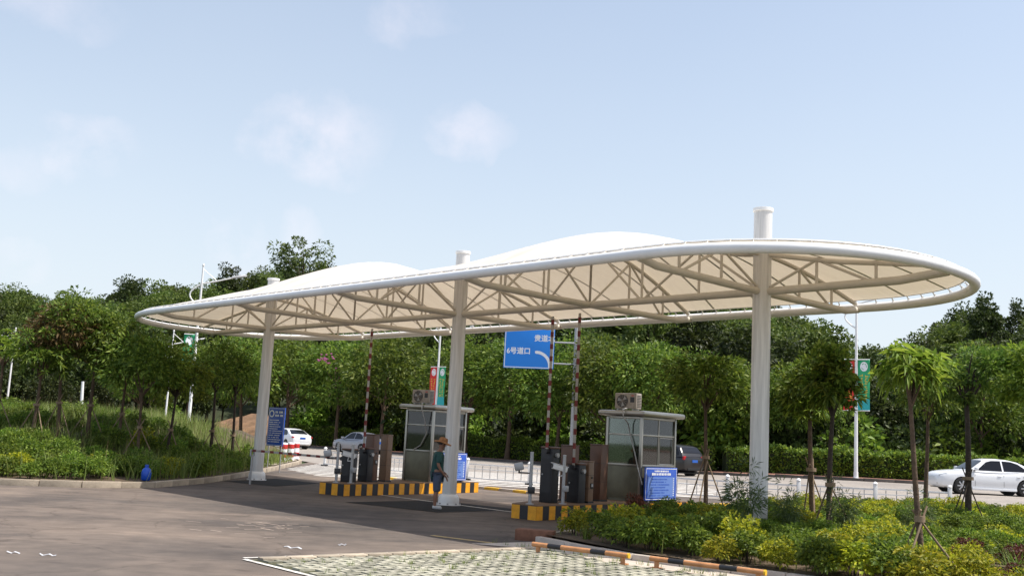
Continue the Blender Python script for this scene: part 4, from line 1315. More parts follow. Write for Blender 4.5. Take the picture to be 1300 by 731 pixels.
# ------------------------------------------------------------------ warning barrels on the kerb nose
bar_lab = ['leftmost red and white warning barrel on the kerb nose', 'middle red and white warning barrel on the kerb nose', 'rightmost red and white warning barrel on the kerb nose, farthest back']
for k, (x, y) in enumerate(((-9.72, 46.2), (-9.72, 47.7), (-9.86, 49.6))):
    t = thing('warning_barrel', bar_lab[k], 'barrel', (x, y, .155), .3 * k, 'warning barrels on the kerb nose')
    MB().lathe([(.20, 0), (.21, .02), (.20, .06), (.17, .07), (.165, .75), (.15, .79), (.05, .80)], n=18).build('barrel_body', M['sign_white'], t, 40)
    for z0, z1 in ((.14, .32), (.52, .72)):
        MB().lathe([(.172, z0), (.174, z0 + .01), (.174, z1 - .01), (.172, z1)], n=18).build('red_band', M['red_paint'], t, 40)

# ------------------------------------------------------------------ wheel stop bars
def wheel_stop(a, b, label):
    a, b = Vector(a), Vector(b); d = b - a; L = d.length
    t = thing('wheel_stop', label, 'wheel stop', (a.x, a.y, .01), math.atan2(d.y, d.x), 'orange and black wheel stop bars at the parking bays')
    bar = MB().tube([(0, 0, .13), (L, 0, .13)], .036, 14).build('bar', M['bar_orange'], t, 60)
    for f0, f1 in ((.17, .31), (.62, .77)):
        MB().tube([(L * f0, 0, .13), (L * f1, 0, .13)], .0375, 14).build('black_band', M['black_paint'], bar, 60)
    MB().tube([(L - .02, 0, .13), (L + .006, 0, .13)], .038, 14).build('end_cap', M['yellow_paint'], bar, 60)
    for f in (.06, .94):
        mb = MB().tube([(L * f, 0, .0), (L * f, 0, .10)], .035, 10); mb.box((L * f, 0, .008), (.14, .12, .016)); mb.build('foot', M['bar_orange'], t, 60)
wheel_stop((.52, 16.15, 0), (1.88, 15.2, 0), 'orange and black wheel stop bar at the left, fully in view')
wheel_stop((2.16, 15.02, 0), (3.55, 14.02, 0), 'orange and black wheel stop bar cut off by the bottom edge')
o = MB().bbox((0, 0, .09), (.66, .30, .20), .02).build('kerb_end_block', M['brick_red'], None, 40, (.62, 18.12, 0), -.25)
tag(o, 'red brown block at the tip of the right planting bed', 'block')

# ------------------------------------------------------------------ grass pavers of the parking bay
pav = link('grass_paving', None); pav['kind'] = 'structure'
sheet('paver_bed', [(-3.2, 13.68), (.70, 16.86), (1.6, 15.45), (3.2, 14.2), (5.6, 12.4), (7, 11), (-.9, 11.1)], .006, pbr('paver_soil', (.075, .075, .035), .95, var=.6, vscale=9, bump=.5)).parent = pav
def paver_mesh():
    """concrete block with two planting holes"""
    bm = bmesh.new(); a, b = .195, .097
    mb = MB()
    h = .035
    top = []
    def rect(x0, x1, y0, y1): mb.box(((x0 + x1) / 2, (y0 + y1) / 2, h / 2), (x1 - x0, y1 - y0, h))
    rect(-a, a, -b, -b + .042); rect(-a, a, b - .042, b)
    rect(-a, -a + .042, -b + .042, b - .042); rect(-.032, .032, -b + .042, b - .042); rect(a - .042, a, -b + .042, b - .042)
    return mb.mesh('paver_block', M['paver'])
pm = paver_mesh()
ux = Vector((.7655, .6434, 0)).normalized(); uy = Vector((-ux.y, ux.x, 0)); pa = math.atan2(ux.y, ux.x)
org = Vector((-3.14, 13.72, .006)) + ux * .2 - uy * .12
def inside(p, poly):
    c = False
    for i in range(len(poly)):
        a, b = poly[i], poly[i - 1]
        if (a[1] > p[1]) != (b[1] > p[1]) and p[0] < (b[0] - a[0]) * (p[1] - a[1]) / (b[1] - a[1]) + a[0]: c = not c
    return c
bay = [(-3.05, 13.68), (.62, 16.72), (1.5, 15.42), (3.1, 14.12), (5.4, 12.3), (6.0, 11.2), (-.9, 11.3)]
cand = []
for j in range(0, 26):
    for i in range(-3, 14):
        c = org + ux * (i * .40 + (.2 if j % 2 else 0)) - uy * (j * .205 + .14)
        if inside((c.x, c.y), bay): cand.append(c)
cand.sort(key=lambda c: abs(c.x - 1) + 1.4 * abs(c.y - 14.2))
for c in cand[:298]:
    o = link('paver_block', pm, pav, (c.x, c.y, c.z - .012 + random.uniform(-.010, .006)), pa + random.uniform(-.035, .035))
# border course of plain tan blocks
em_ = MB().bbox((0, 0, .015), (.385, .15, .05), .008).mesh('border_block', M['kerb'], 40)
for i in range(12):
    c = org + ux * (i * .40 + .0) - uy * .015
    if c.x < .6: link('border_block', em_, pav, (c.x, c.y, .006), pa)

# ------------------------------------------------------------------ small litter on the forecourt
for k, (x, y, l, w_, a, lab) in enumerate(((-2.95, 15.2, .28, .035, -.3, 'long pale strip of litter near the corner of the paving'), (-6.0, 13.15, .16, .026, .1, 'pale scrap of plastic at the bottom left of the forecourt'), (-5.55, 13.1, .2, .026, .05, 'second pale scrap of plastic to the right at the bottom left'), (-2.35, 15.9, .12, .03, .4, 'tiny pale scrap of paper above the long strip of litter'))):
    mb = MB(); n_ = 5
    for i in range(n_ + 1):
        xx = -l / 2 + l * i / n_; zz = .012 + .012 * math.sin(i * 2.1 + k)
        mb.v += [(xx, -w_ / 2 + .01 * math.sin(i * 3 + k), zz), (xx, w_ / 2, zz + .006)]
    for i in range(n_): mb.f.append((2 * i, 2 * i + 2, 2 * i + 3, 2 * i + 1))
    o = mb.build('litter', M['litter'], None, None, (x, y, 0), a); tag(o, lab, 'litter')
    md = o.modifiers.new('thickness', 'SOLIDIFY'); md.thickness = .003
t = thing('water_jug', 'small bright blue plastic jug standing on the left kerb', 'jug', (-9.15, 27.0, .14), 0)
MB().lathe([(.09, 0), (.12, .03), (.125, .20), (.10, .29), (.045, .33), (.045, .36)], n=16).build('jug_body', M['blue_plastic'], t, 50)
MB().lathe([(.05, .36), (.05, .40), (.02, .405)], n=12).build('cap', M['blue_plastic'], t, 40)
# ------------------------------------------------------------------ cars
def boolean_cut(me, cutters):
    o = bpy.data.objects.new('body_tmp', me); COL.objects.link(o)
    bm = bmesh.new()
    for (x, y, z, r, w_) in cutters:
        g = bmesh.ops.create_cone(bm, cap_ends=True, segments=28, radius1=r, radius2=r, depth=w_, matrix=Matrix.Translation((x, y, z)) @ Matrix.Rotation(PI / 2, 4, 'X'))
    cm = bpy.data.meshes.new('cutter'); bm.to_mesh(cm); bm.free()
    c = bpy.data.objects.new('cutter_tmp', cm); COL.objects.link(c)
    md = o.modifiers.new('cut', 'BOOLEAN'); md.operation = 'DIFFERENCE'; md.object = c; md.solver = 'EXACT'
    dg = bpy.context.evaluated_depsgraph_get(); dg.update()
    res = bpy.data.meshes.new_from_object(o.evaluated_get(dg), depsgraph=dg)
    bpy.data.objects.remove(o); bpy.data.objects.remove(c)
    return res
def interp(x, tab):
    tab = sorted(tab)
    for a, b in zip(tab, tab[1:]):
        if a[0] <= x <= b[0]:
            t = (x - a[0]) / (b[0] - a[0]); return [p + (q - p) * t for p, q in zip(a[1:], b[1:])]
    return list((tab[0] if x < tab[0][0] else tab[-1])[1:])
SEDAN = dict(
    st=[(-2.33, .44, .80, .58), (-2.28, .34, .93, .74), (-2.12, .27, 1.01, .83), (-1.8, .24, 1.045, .868), (-1.35, .22, 1.03, .885), (-.9, .20, .97, .89), (-.3, .20, .94, .895), (.4, .20, .935, .895), (.95, .20, .955, .89), (1.3, .20, .945, .885), (1.7, .21, .90, .868), (2.0, .22, .845, .83), (2.16, .24, .78, .77), (2.25, .28, .70, .68), (2.29, .36, .60, .56)],
    roof=[(-1.80, 1.04), (-1.5, 1.20), (-1.1, 1.385), (-.75, 1.45), (-.3, 1.475), (.05, 1.465), (.32, 1.41), (.65, 1.20), (1.03, .95)],
    side=[[(.70, .985), (.24, 1.335), (.02, 1.395), (-.36, 1.405), (-.36, .985)], [(-.43, .985), (-.43, 1.405), (-.80, 1.385), (-1.08, 1.30), (-1.36, 1.10), (-1.30, .995)]],
    wheels=(1.33, -1.32), wr=.325, rear=(-1.14, -1.74), front=(.36, .96), tail=(-2.20, .66, .86, (.16, .34, .11)), plate=(-2.325, .80), head=(2.03, .64, .725, (.34, .24, .13)))
SUV = dict(
    st=[(-2.30, .48, .95, .66), (-2.26, .38, 1.06, .80), (-2.1, .32, 1.10, .88), (-1.7, .28, 1.11, .92), (-1.0, .27, 1.09, .935), (-.3, .26, 1.08, .94), (.4, .26, 1.07, .94), (.95, .26, 1.08, .93), (1.3, .26, 1.06, .925), (1.75, .28, 1.0, .90), (2.05, .30, .90, .85), (2.2, .34, .80, .78), (2.28, .42, .70, .66)],
    roof=[(-2.20, 1.09), (-2.06, 1.35), (-1.85, 1.62), (-1.5, 1.71), (-.8, 1.745), (-.2, 1.745), (.15, 1.69), (.55, 1.42), (1.05, 1.08)],
    side=[[(.72, 1.13), (.22, 1.58), (.02, 1.64), (-.38, 1.66), (-.38, 1.13)], [(-.46, 1.13), (-.46, 1.66), (-1.15, 1.655), (-1.22, 1.13)], [(-1.30, 1.13), (-1.24, 1.65), (-1.62, 1.60), (-1.86, 1.30), (-1.88, 1.15)]],
    wheels=(1.40, -1.34), wr=.37, rear=(-1.87, -2.10), front=(.20, .98), tail=(-2.20, .74, 1.02, (.12, .26, .20)), plate=(-2.305, .86), head=(2.06, .66, .82, (.30, .26, .14)))
def make_car(label, loc, ang, paint, spec):
    t = thing('parked_car' if False else 'car', label, 'car', loc, ang, 'cars on the main road')
    mb = MB(); rings = []
    for (x, zb, zt, hw) in spec['st']:
        h = zt - zb
        half = [(0, zb), (hw * .80, zb), (hw * .955, zb + .08), (hw * .992, zb + h * .30), (hw, zb + h * .52), (hw * .985, zb + h * .74), (hw * .965, zt - .10), (hw * .90, zt - .022), (hw * .6, zt + .012), (0, zt + .022)]
        rings.append([(x, y, z) for y, z in half] + [(x, -y, z) for y, z in half[-2:0:-1]])
    n = len(rings[0])
    for r in rings: mb.v += r
    for i in range(len(rings) - 1):
        for k in range(n):
            k2 = (k + 1) % n; mb.f.append((i * n + k, (i + 1) * n + k, (i + 1) * n + k2, i * n + k2))
    mb.f.append(tuple(range(n))); mb.f.append(tuple((len(rings) - 1) * n + k for k in range(n))[::-1])
    me = mb.mesh('body', paint)
    bm = bmesh.new(); bm.from_mesh(me); bmesh.ops.recalc_face_normals(bm, faces=bm.faces); bm.to_mesh(me); bm.free()
    hwm = max(s[3] for s in spec['st'])
    wr = spec['wr']
    me = boolean_cut(me, [(x, sy * (hwm - .05), wr - .0, wr + .055, .42) for x in spec['wheels'] for sy in (-1, 1)])
    me.materials.clear(); me.materials.append(paint)
    me.shade_smooth(); me.set_sharp_from_angle(angle=R(38)); me.name = 'body'
    body = link('body', me, t)
    belt = lambda x: interp(x, [(s[0], s[2]) for s in spec['st']])[0]
    rz = lambda x: interp(x, spec['roof'])[0]
    ztop = max(z for _, z in spec['roof'])
    zbelt = belt(0)
    def hy(z): return hwm * .945 - (.245 if ztop < 1.6 else .20) * max(0, z - zbelt + .03) / (ztop - zbelt)
    # greenhouse
    mb = MB(); xs_ = sorted(set([x for x, _ in spec['roof']] + [spec['roof'][0][0] + (spec['roof'][-1][0] - spec['roof'][0][0]) * i / 22 for i in range(23)]))
    m_ = None
    for x in xs_:
        zr, zb = rz(x), belt(x) - .03
        zr = max(zr, zb + .02)
        half = [(hy(zb), zb), (hy(zb + (zr - zb) * .6), zb + (zr - zb) * .6), (hy(zr - .05) if zr - zb > .08 else hy(zr), max(zr - .05, zb + (zr - zb) * .7)), (hy(zr) - .06, zr - .012), (hy(zr) * .55, zr + .008), (0, zr + .014)]
        ring = [(x, y, z) for y, z in half] + [(x, -y, z) for y, z in half[-2::-1]]
        m_ = len(ring); mb.v += ring
    for i in range(len(xs_) - 1):
        for k in range(m_ - 1): mb.f.append((i * m_ + k, (i + 1) * m_ + k, (i + 1) * m_ + k + 1, i * m_ + k + 1)[::-1])
    mb.build('cabin', paint, body, 40)
    # side windows, flush panels 6 mm proud of the pillars
    for sy in (-1, 1):
        for poly in spec['side']:
            mb = MB(); mb.v = [(x, sy * (hy(z) + .006), z) for x, z in poly]; mb.f = [tuple(range(len(poly)))]
            mb.v += [(x, sy * (hy(z) - .01), z) for x, z in poly]
            k = len(poly)
            for i in range(k): mb.f.append((i, (i + 1) % k, k + (i + 1) % k, k + i))
            mb.build('side_window', M['car_glass'], t)
        # chrome-free waist line and door joints
        for xj in ((.80, -.395, -1.22) if ztop < 1.6 else (.82, -.42, -1.26)):
            mb = MB()
            for z0, z1 in ((.34, .55), (.55, .75), (.75, zbelt - .11)):
                w0 = interp(xj, [(s[0], s[3]) for s in spec['st']])[0]
                mb.quad((xj - .006, sy * (w0 * .998 + .003), z0), (xj + .006, sy * (w0 * .998 + .003), z0), (xj + .006, sy * (w0 * (.998 if z1 < .7 else .978) + .003), z1), (xj - .006, sy * (w0 * (.998 if z1 < .7 else .978) + .003), z1))
            mb.build('door_joint', M['trim'], body)
        for xh in (-.22, -1.02):
            MB().bbox((xh, sy * (hwm * .985), zbelt - .16), (.16, .04, .03), .01).build('door_handle', paint, t, 40)
        mr = MB().bbox((.78, sy * (hwm + .07), zbelt + .10), (.11, .20, .13), .035).build('mirror', paint, t, 40)
        MB().bbox((.80, sy * (hwm - .06), zbelt + .04), (.08, .12, .04), .012).build('mirror_arm', M['trim'], mr, 40)
        MB().bbox((0, sy * (hwm - .02), .235 if ztop < 1.6 else .30), (1.86, .06, .10), .02).build('side_skirt', paint if ztop < 1.6 else M['trim'], t, 40)
    def slope_panel(x0, x1, name, ins):
        mb = MB(); k = 8; k2 = 6
        for i in range(k + 1):
            x = x0 + (x1 - x0) * i / k; z = rz(x)
            w = hy(z) - ins
            dz = (rz(x + .02) - rz(x - .02)) / .04; nx_, nz_ = -dz, 1; l = math.hypot(nx_, nz_)
            for j in range(k2 + 1):
                f = -1 + 2 * j / k2
                mb.v.append((x + nx_ / l * .012, w * f, z + nz_ / l * .012 + .012 * (1 - f * f)))
        for i in range(k):
            for j in range(k2):
                a = i * (k2 + 1) + j; mb.f.append((a, a + 1, a + k2 + 2, a + k2 + 1))
        o = mb.build(name, M['car_glass'], t); o.data.shade_smooth()
    slope_panel(spec['front'][0], spec['front'][1], 'windshield', .085)
    slope_panel(spec['rear'][0], spec['rear'][1], 'rear_window', .10)
    # wheels
    tm = MB().lathe([(wr * .64, -.10), (wr * .9, -.105), (wr, -.075), (wr, .075), (wr * .9, .105), (wr * .64, .10)], n=26)
    def turn(mb_): mb_.v = [(x, z, y) for x, y, z in mb_.v]; mb_.f = [f[::-1] for f in mb_.f]; return mb_
    tyre_m = turn(tm).mesh('tyre', M['tyre'], 40)
    rm = MB().lathe([(.03, .088), (wr * .60, .080), (wr * .66, .105), (wr * .66, .09)], n=26)
    for i in range(7):
        a = 2 * PI * i / 7
        rm.bbox((wr * .34 * math.cos(a), wr * .34 * math.sin(a), .098), (wr * .62, .055, .02), .008, rotz(a))
    rm.lathe([(.055, .095), (.05, .112), (.01, .114)], n=12)
    rim_m = turn(rm).mesh('rim', M['rim'], 40)
    gap = MB().lathe([(.05, .084), (wr * .60, .084)], n=22)
    gap_m = turn(gap).mesh('rim_gap', M['trim'])
    for x in spec['wheels']:
        for sy in (-1, 1):
            wo_ = link('wheel', tyre_m, t, (x, sy * (hwm - .115), wr), 0 if sy > 0 else PI)
            link('rim', rim_m, wo_); link('brake_shadow', gap_m, wo_).name = 'spoke_shade_disc'  # black disc paints the shade in the gaps between the spokes
            MB().tube([(x, sy * (hwm - .30), wr), (x, sy * (hwm - .26), wr)], wr + .05, 20).build('wheel_well', M['trim'], t)
    # lights, plate, bumpers
    tx, ty, tz, ts = spec['tail']; hx, hy_, hz, hs_ = spec['head']
    for sy in (-1, 1):
        MB().bbox((tx, sy * ty, tz), ts, .03, rotz(-sy * -.30)).build('tail_light', M['tail'], t, 40)
        MB().bbox((hx, sy * hy_, hz), hs_, .045, rotz(-sy * .42) @ Matrix.Rotation(.25, 3, 'Y')).build('headlight', M['lamp_lens'], t, 40)
        MB().bbox((2.19, sy * .55, .40), (.10, .20, .09), .03, rotz(-sy * .5)).build('fog_light', M['trim'], t, 40)
    px_, pz = spec['plate']
    MB().box((px_ - .012, 0, pz), (.014, .44, .14)).build('number_plate', M['plate'], t)
    MB().bbox((px_ + .05, 0, .42), (.12, 1.1, .14), .03).build('rear_valance', M['trim'] if ztop > 1.6 else paint, t, 40)
    MB().bbox((2.235, 0, .56), (.09, .85, .12), .03).build('grille', M['trim'], t, 40)
    MB().bbox((2.24, 0, .38), (.09, .95, .10), .03).build('lower_intake', M['trim'], t, 40)
    MB().box((0, 0, .22), (4.0, 1.4, .05)).build('underbody', M['trim'], t)
    MB().tube([(.35, 0, ztop - .01), (.05 - .6, 0, ztop + .005)], .004, 4)
    return t
make_car('white sedan with dark windows on the road at the far right, side on', (20.3, 44.0, gz(20, 44) + .006), PI + .01, M['white_car'], SEDAN)
make_car('white sedan seen from behind, beside the tall blue notice board', (-16.2, 78.6, .006), 2.22, M['white_car'], SEDAN)
make_car('silver sedan passing behind the brown cabinets of the farther island', (-10.3, 74.6, .006), 2.36, M['silver_car'], SEDAN)
make_car('black sport utility car half hidden behind the nearer booth', (9.0, 58.7, gz(9, 58.7) + .006), 2.25, M['black_car'], SUV)

# ------------------------------------------------------------------ the person by the middle column
def skin_mesh(name, joints, edges, mat, sub=2, root=0):
    me = bpy.data.meshes.new(name); me.from_pydata([j[:3] for j in joints], edges, []); me.update()
    o = bpy.data.objects.new(name + '_tmp', me); COL.objects.link(o)
    sk = o.modifiers.new('skin', 'SKIN'); sk.use_smooth_shade = True
    for i, v in enumerate(me.skin_vertices[0].data):
        r = joints[i][3]; v.radius = (r, joints[i][4]) if len(joints[i]) > 4 else (r, r); v.use_root = i == root
    ss = o.modifiers.new('sub', 'SUBSURF'); ss.levels = sub; ss.render_levels = sub
    dg = bpy.context.evaluated_depsgraph_get(); dg.update()
    res = bpy.data.meshes.new_from_object(o.evaluated_get(dg), depsgraph=dg)
    bpy.data.objects.remove(o)
    res.materials.clear(); res.materials.append(mat); res.name = name; res.shade_smooth()
    return res
def chain(j, e, pts, frm=None):
    """append a chain of joints, return the index of the last one"""
    prev = frm
    for p in pts:
        j.append(p); i = len(j) - 1
        if prev is not None: e.append((prev, i))
        prev = i
    return prev
person = thing('person', 'person in teal shirt, grey shorts and straw hat standing beside the middle column', 'person', (-1.50, 24.22, 0), .18)
J, Ed = [], []
# x forward, y left; the body leans a little forward and looks down
pel = chain(J, Ed, [(0, 0, .84, .125)])
tor = chain(J, Ed, [(-.01, 0, .98, .120), (.0, 0, 1.12, .128), (.015, 0, 1.24, .120)], pel)
nk = chain(J, Ed, [(.035, 0, 1.325, .060), (.055, 0, 1.385, .055)], tor)
chain(J, Ed, [(.075, 0, 1.45, .088), (.085, 0, 1.51, .09), (.08, 0, 1.555, .07)], nk)
hands = []
for sy in (-1, 1):
    hip = chain(J, Ed, [(.0, sy * .09, .80, .098), (.015 * sy, sy * .10, .63, .078), (.02 * sy + .01, sy * .10, .46, .055), (.015 * sy - .015, sy * .10, .30, .054), (.01 * sy - .02, sy * .10, .12, .036), (.01 * sy - .02, sy * .10, .06, .036)], pel)
    if sy < 0: arm = [(.01, sy * .175, 1.25, .055), (-.02, sy * .215, 1.12, .045), (-.015, sy * .228, 1.0, .038), (.05, sy * .225, .89, .032), (.13, sy * .20, .80, .025)]
    else: arm = [(.01, sy * .175, 1.25, .055), (.0, sy * .215, 1.11, .045), (.01, sy * .22, 1.0, .038), (.07, sy * .21, .90, .032), (.16, sy * .18, .84, .025)]
    wr_ = chain(J, Ed, arm, tor)
    w0 = Vector(arm[-1][:3]); d = (w0 - Vector(arm[-2][:3])).normalized()
    palm = w0 + d * .06
    pi = chain(J, Ed, [(palm.x, palm.y, palm.z, .024)], wr_)
    side = d.cross(Vector((0, 0, 1))).normalized(); dn = side.cross(d)
    for k, (off, l) in enumerate(((-.027, .062), (-.009, .072), (.009, .068), (.026, .052))):
        a = palm + side * off + d * .025; b = a + d * l * .5 - Vector((0, 0, .012)); c = b + d * l * .45 - Vector((0, 0, .03))
        chain(J, Ed, [(*a, .0095), (*b, .0088), (*c, .007)], pi)
    th = palm - d * .02 - side * .03 * sy; th2 = th - side * .025 * sy + d * .03
    chain(J, Ed, [(*th, .011), (*th2, .008)], wr_)
body = link('body', skin_mesh('body', J, Ed, M['skin'], 2), person)
# face, in the direction the head looks
hc = Vector((.088, 0, 1.495))
MB().bbox(hc + Vector((.092, 0, -.005)), (.035, .028, .05), .012).build('nose', M['skin'], body, 60)
for sy in (-1, 1):
    MB().bbox(hc + Vector((.080, sy * .034, .018)), (.014, .03, .013), .005).build('eye', M['hair'], body, 60)
    MB().bbox(hc + Vector((-.005, sy * .09, -.005)), (.045, .02, .06), .009).build('ear', M['skin'], body, 60)
MB().bbox(hc + Vector((.079, 0, -.055)), (.014, .05, .012), .004).build('mouth', M['rust'], body, 60)
mb = MB(); mb.lathe([(.098, -.03), (.103, .02), (.092, .06), (.06, .085), (.01, .092)], (.068, 0, 1.505), 16); mb.build('hair', M['hair'], person, 60)
# straw hat tipped forward
hat = MB(); n_ = 26; prof = [(.215, -.018), (.19, -.004), (.14, .012), (.108, .022), (.104, .07), (.088, .105), (.05, .118), (.008, .120)]
for r, z in prof:
    for k in range(n_):
        a = 2 * PI * k / n_; wob = .012 * math.sin(3 * a + 1) * (1 if r > .15 else 0)
        hat.v.append((r * math.cos(a), r * math.sin(a) * .96, z + wob))
for i in range(len(prof) - 1):
    for k in range(n_):
        k2 = (k + 1) % n_; hat.f.append((i * n_ + k, i * n_ + k2, (i + 1) * n_ + k2, (i + 1) * n_ + k))
ho = hat.build('straw_hat', M['straw'], person, 60, (.085, 0, 1.525)); ho.rotation_euler = (0, .26, 0)
md = ho.modifiers.new('thickness', 'SOLIDIFY'); md.thickness = .008
# shirt with short sleeves
J, Ed = [], []
p0 = chain(J, Ed, [(0, 0, .66, .175)])
t2 = chain(J, Ed, [(0, 0, .74, .172), (-.01, 0, .90, .160), (-.005, 0, 1.05, .150), (.012, 0, 1.20, .150), (.022, 0, 1.29, .105), (.03, 0, 1.325, .072)], p0)
for sy in (-1, 1): chain(J, Ed, [(.01, sy * .17, 1.255, .078), (-.005, sy * .222, 1.12, .072), (.0, sy * .23, 1.04, .070)], t2 - 2)
link('shirt', skin_mesh('shirt', J, Ed, M['shirt'], 2), person)
J, Ed = [], []
p0 = chain(J, Ed, [(0, 0, .83, .148)])
for sy in (-1, 1): chain(J, Ed, [(.0, sy * .085, .76, .118), (.015 * sy, sy * .10, .60, .100), (.02 * sy + .01, sy * .10, .44, .088), (.02 * sy + .01, sy * .10, .39, .085)], p0)
link('shorts', skin_mesh('shorts', J, Ed, M['shorts'], 2), person)
for sy in (-1, 1):
    J, Ed = [], []
    ox, oy = .01 * sy - .02, sy * .10
    chain(J, Ed, [(ox - .06, oy, .048, .046), (ox + .02, oy, .052, .050), (ox + .10, oy + .005 * sy, .042, .046), (ox + .17, oy + .012 * sy, .034, .034)])
    link('shoe', skin_mesh('shoe', J, Ed, M['shoe'], 2), person)

# ------------------------------------------------------------------ vegetation
# --- the wooded hill, every tree a thing with crown and trunk of shared meshes
HV = []
for k in range(5):
    rx = (3.1, 3.6, 2.7, 3.3, 2.4)[k]; rzz = (3.2, 2.9, 3.6, 2.6, 3.9)[k]
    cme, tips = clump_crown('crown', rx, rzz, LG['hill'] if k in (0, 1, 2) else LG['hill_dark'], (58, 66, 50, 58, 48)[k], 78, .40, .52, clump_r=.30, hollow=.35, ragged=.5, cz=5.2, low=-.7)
    tme = trunk_mesh('trunk', 5.6, .17, .07, M['bark_dark'], tips[:6], seed=k)
    HV.append((cme, tme))
SV, tips = clump_crown('crown', 1.9, 3.6, LG['silver'], 46, 70, .34, .24, clump_r=.34, hollow=.3, ragged=.5, cz=5.2)
ST = trunk_mesh('trunk', 6.0, .13, .05, M['bark'], tips[:5], seed=9)
def plain_tree(label, group, x, y, z, s, cme, tme, name='hill_tree'):
    t = thing(name, label, 'tree', (x, y, z), random.uniform(0, 6.28), group)
    t.scale = (s * random.uniform(.9, 1.1), s * random.uniform(.9, 1.1), s * random.uniform(.88, 1.12))
    link('trunk', tme, t); link('crown', cme, t)
    return t
pts = []; tries = 0
def ok(x, y, dmin):
    for (a, b) in pts:
        if (a - x) ** 2 + (b - y) ** 2 < dmin * dmin: return False
    return True
ncount = 0
while ncount < 298 and tries < 20000:
    tries += 1
    d = 4.5 + 90 * random.random() ** 1.25
    x = random.uniform(-105, 95)
    y = far_kerb_y(x) + 5 + d
    if abs(x / y) > .60: continue
    if -31 < x < -19 and d < 15: continue
    if not ok(x, y, 4.0 if d < 14 else 5.6): continue
    pts.append((x, y)); ncount += 1
    s = random.uniform(.80, 1.18) * (1 if d > 12 else .85)
    if x > 8 and d < 30 and random.random() < .16:
        plain_tree('slender silver green tree among the dark trees of the wooded hill', 'silver green trees on the hill', x, y, hill_z(x, y) - .2, s * .9, SV, ST)
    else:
        k = random.choice((3, 4)) if d < 20 else random.choice((0, 1, 2, 0, 1, 2, 3, 4))  # trees nearest the road take the leaves with shade in their colour
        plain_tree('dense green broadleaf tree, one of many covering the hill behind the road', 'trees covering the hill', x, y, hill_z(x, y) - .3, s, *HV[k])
# one taller tree standing out on the ridge
cme, tips = clump_crown('crown', 3.3, 3.0, LG['hill'], 26, 95, .42, .5, clump_r=.30, hollow=.6, ragged=.6, cz=8.6)
tme = trunk_mesh('trunk', 9.5, .24, .08, M['bark_dark'], tips[:14], seed=77)
x, y = -28.6, 140; plain_tree('tallest tree with an open ragged crown on the hill skyline above the canopy', None, x, y, 15.2, 1.0, cme, tme)
# low scrub at the foot of the hill, behind the hedge: individual bushes
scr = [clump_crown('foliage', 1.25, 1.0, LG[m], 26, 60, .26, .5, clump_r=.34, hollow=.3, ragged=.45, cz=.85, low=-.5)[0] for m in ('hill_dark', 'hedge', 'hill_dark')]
for i in range(95):
    x = -34 + 84 * (i + random.random()) / 95
    y = far_kerb_y(x) + 6.2 + random.uniform(.6, 5.5)
    if -31 < x < -20 and y - far_kerb_y(x) < 12: continue
    s = random.uniform(.9, 1.8)
    o = link('scrub_bush', random.choice(scr), None, (x, y, hill_z(x, y) - .15), random.uniform(0, 6)); o.scale = (s, s, s * random.uniform(.8, 1.3))
    tag(o, 'dark wild bush growing between the clipped hedge and the trees of the hill', 'bush', 'wild bushes behind the hedge')
# --- clipped hedge behind the pavement
def hedge(x0, x1, label, H=1.35, dep=1.3, off=4.2):
    mid = (x0 + x1) / 2; o0 = Vector((mid, far_kerb_y(mid) + off, gz(mid, far_kerb_y(mid)) + .1))
    L = x1 - x0; n = int(L * 560)
    xs_ = x0 + L * rng.random(n); u = rng.random(n)
    face = rng.random(n)
    yy = np.where(face < .5, -dep / 2, (rng.random(n) - .5) * dep); zz = np.where(face < .5, .05 + H * rng.random(n), H)
    wob = .10 * np.sin(xs_ * 1.7) + .07 * np.sin(xs_ * 4.3 + 1) + .10 * rng.normal(size=n) * .6
    yk = np.array([far_kerb_y(a) for a in xs_]); gk = np.array([gz(a, b) + .1 for a, b in zip(xs_, yk)])
    zz = zz + np.where(face < .5, 0, wob); yy = yy + np.where(face < .5, wob * .8, 0)
    base = np.stack([xs_ - o0.x, yk + off + yy - o0.y, gk + zz - o0.z], 1)
    out = np.where((face < .5)[:, None], np.array([0, -1.0, .35]), np.array([0, -.15, 1.0])) + .75 * rng.normal(size=(n, 3))
    up = norm(np.array([0, -.4, 1.0]) + .6 * rng.normal(size=(n, 3)))
    s = .20 * (.6 + .8 * rng.random(n))
    me = leaves_mesh('foliage', base, out, up, s, s * .55, LG['hedge'], .05)
    t = thing('hedge', label, 'hedge', o0)
    link('foliage', me, t)
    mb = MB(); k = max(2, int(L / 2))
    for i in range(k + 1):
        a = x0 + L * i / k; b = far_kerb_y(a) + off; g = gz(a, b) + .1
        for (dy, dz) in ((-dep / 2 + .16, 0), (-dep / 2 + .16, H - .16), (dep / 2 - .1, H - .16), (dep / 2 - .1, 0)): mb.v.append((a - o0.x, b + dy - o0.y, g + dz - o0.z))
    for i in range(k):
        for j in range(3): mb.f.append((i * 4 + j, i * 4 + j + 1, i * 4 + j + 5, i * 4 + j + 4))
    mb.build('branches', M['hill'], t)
hedge(-7, 12.8, 'long clipped green hedge behind the pavement, left stretch up to the dark car')
hedge(13.4, 26.0, 'clipped green hedge behind the pavement between the dark car and the white sedan')
hedge(26.4, 46.0, 'clipped green hedge behind the white sedan on the right')
hedge(-19, -8.5, 'clipped green hedge in deep shade behind the silver sedan')
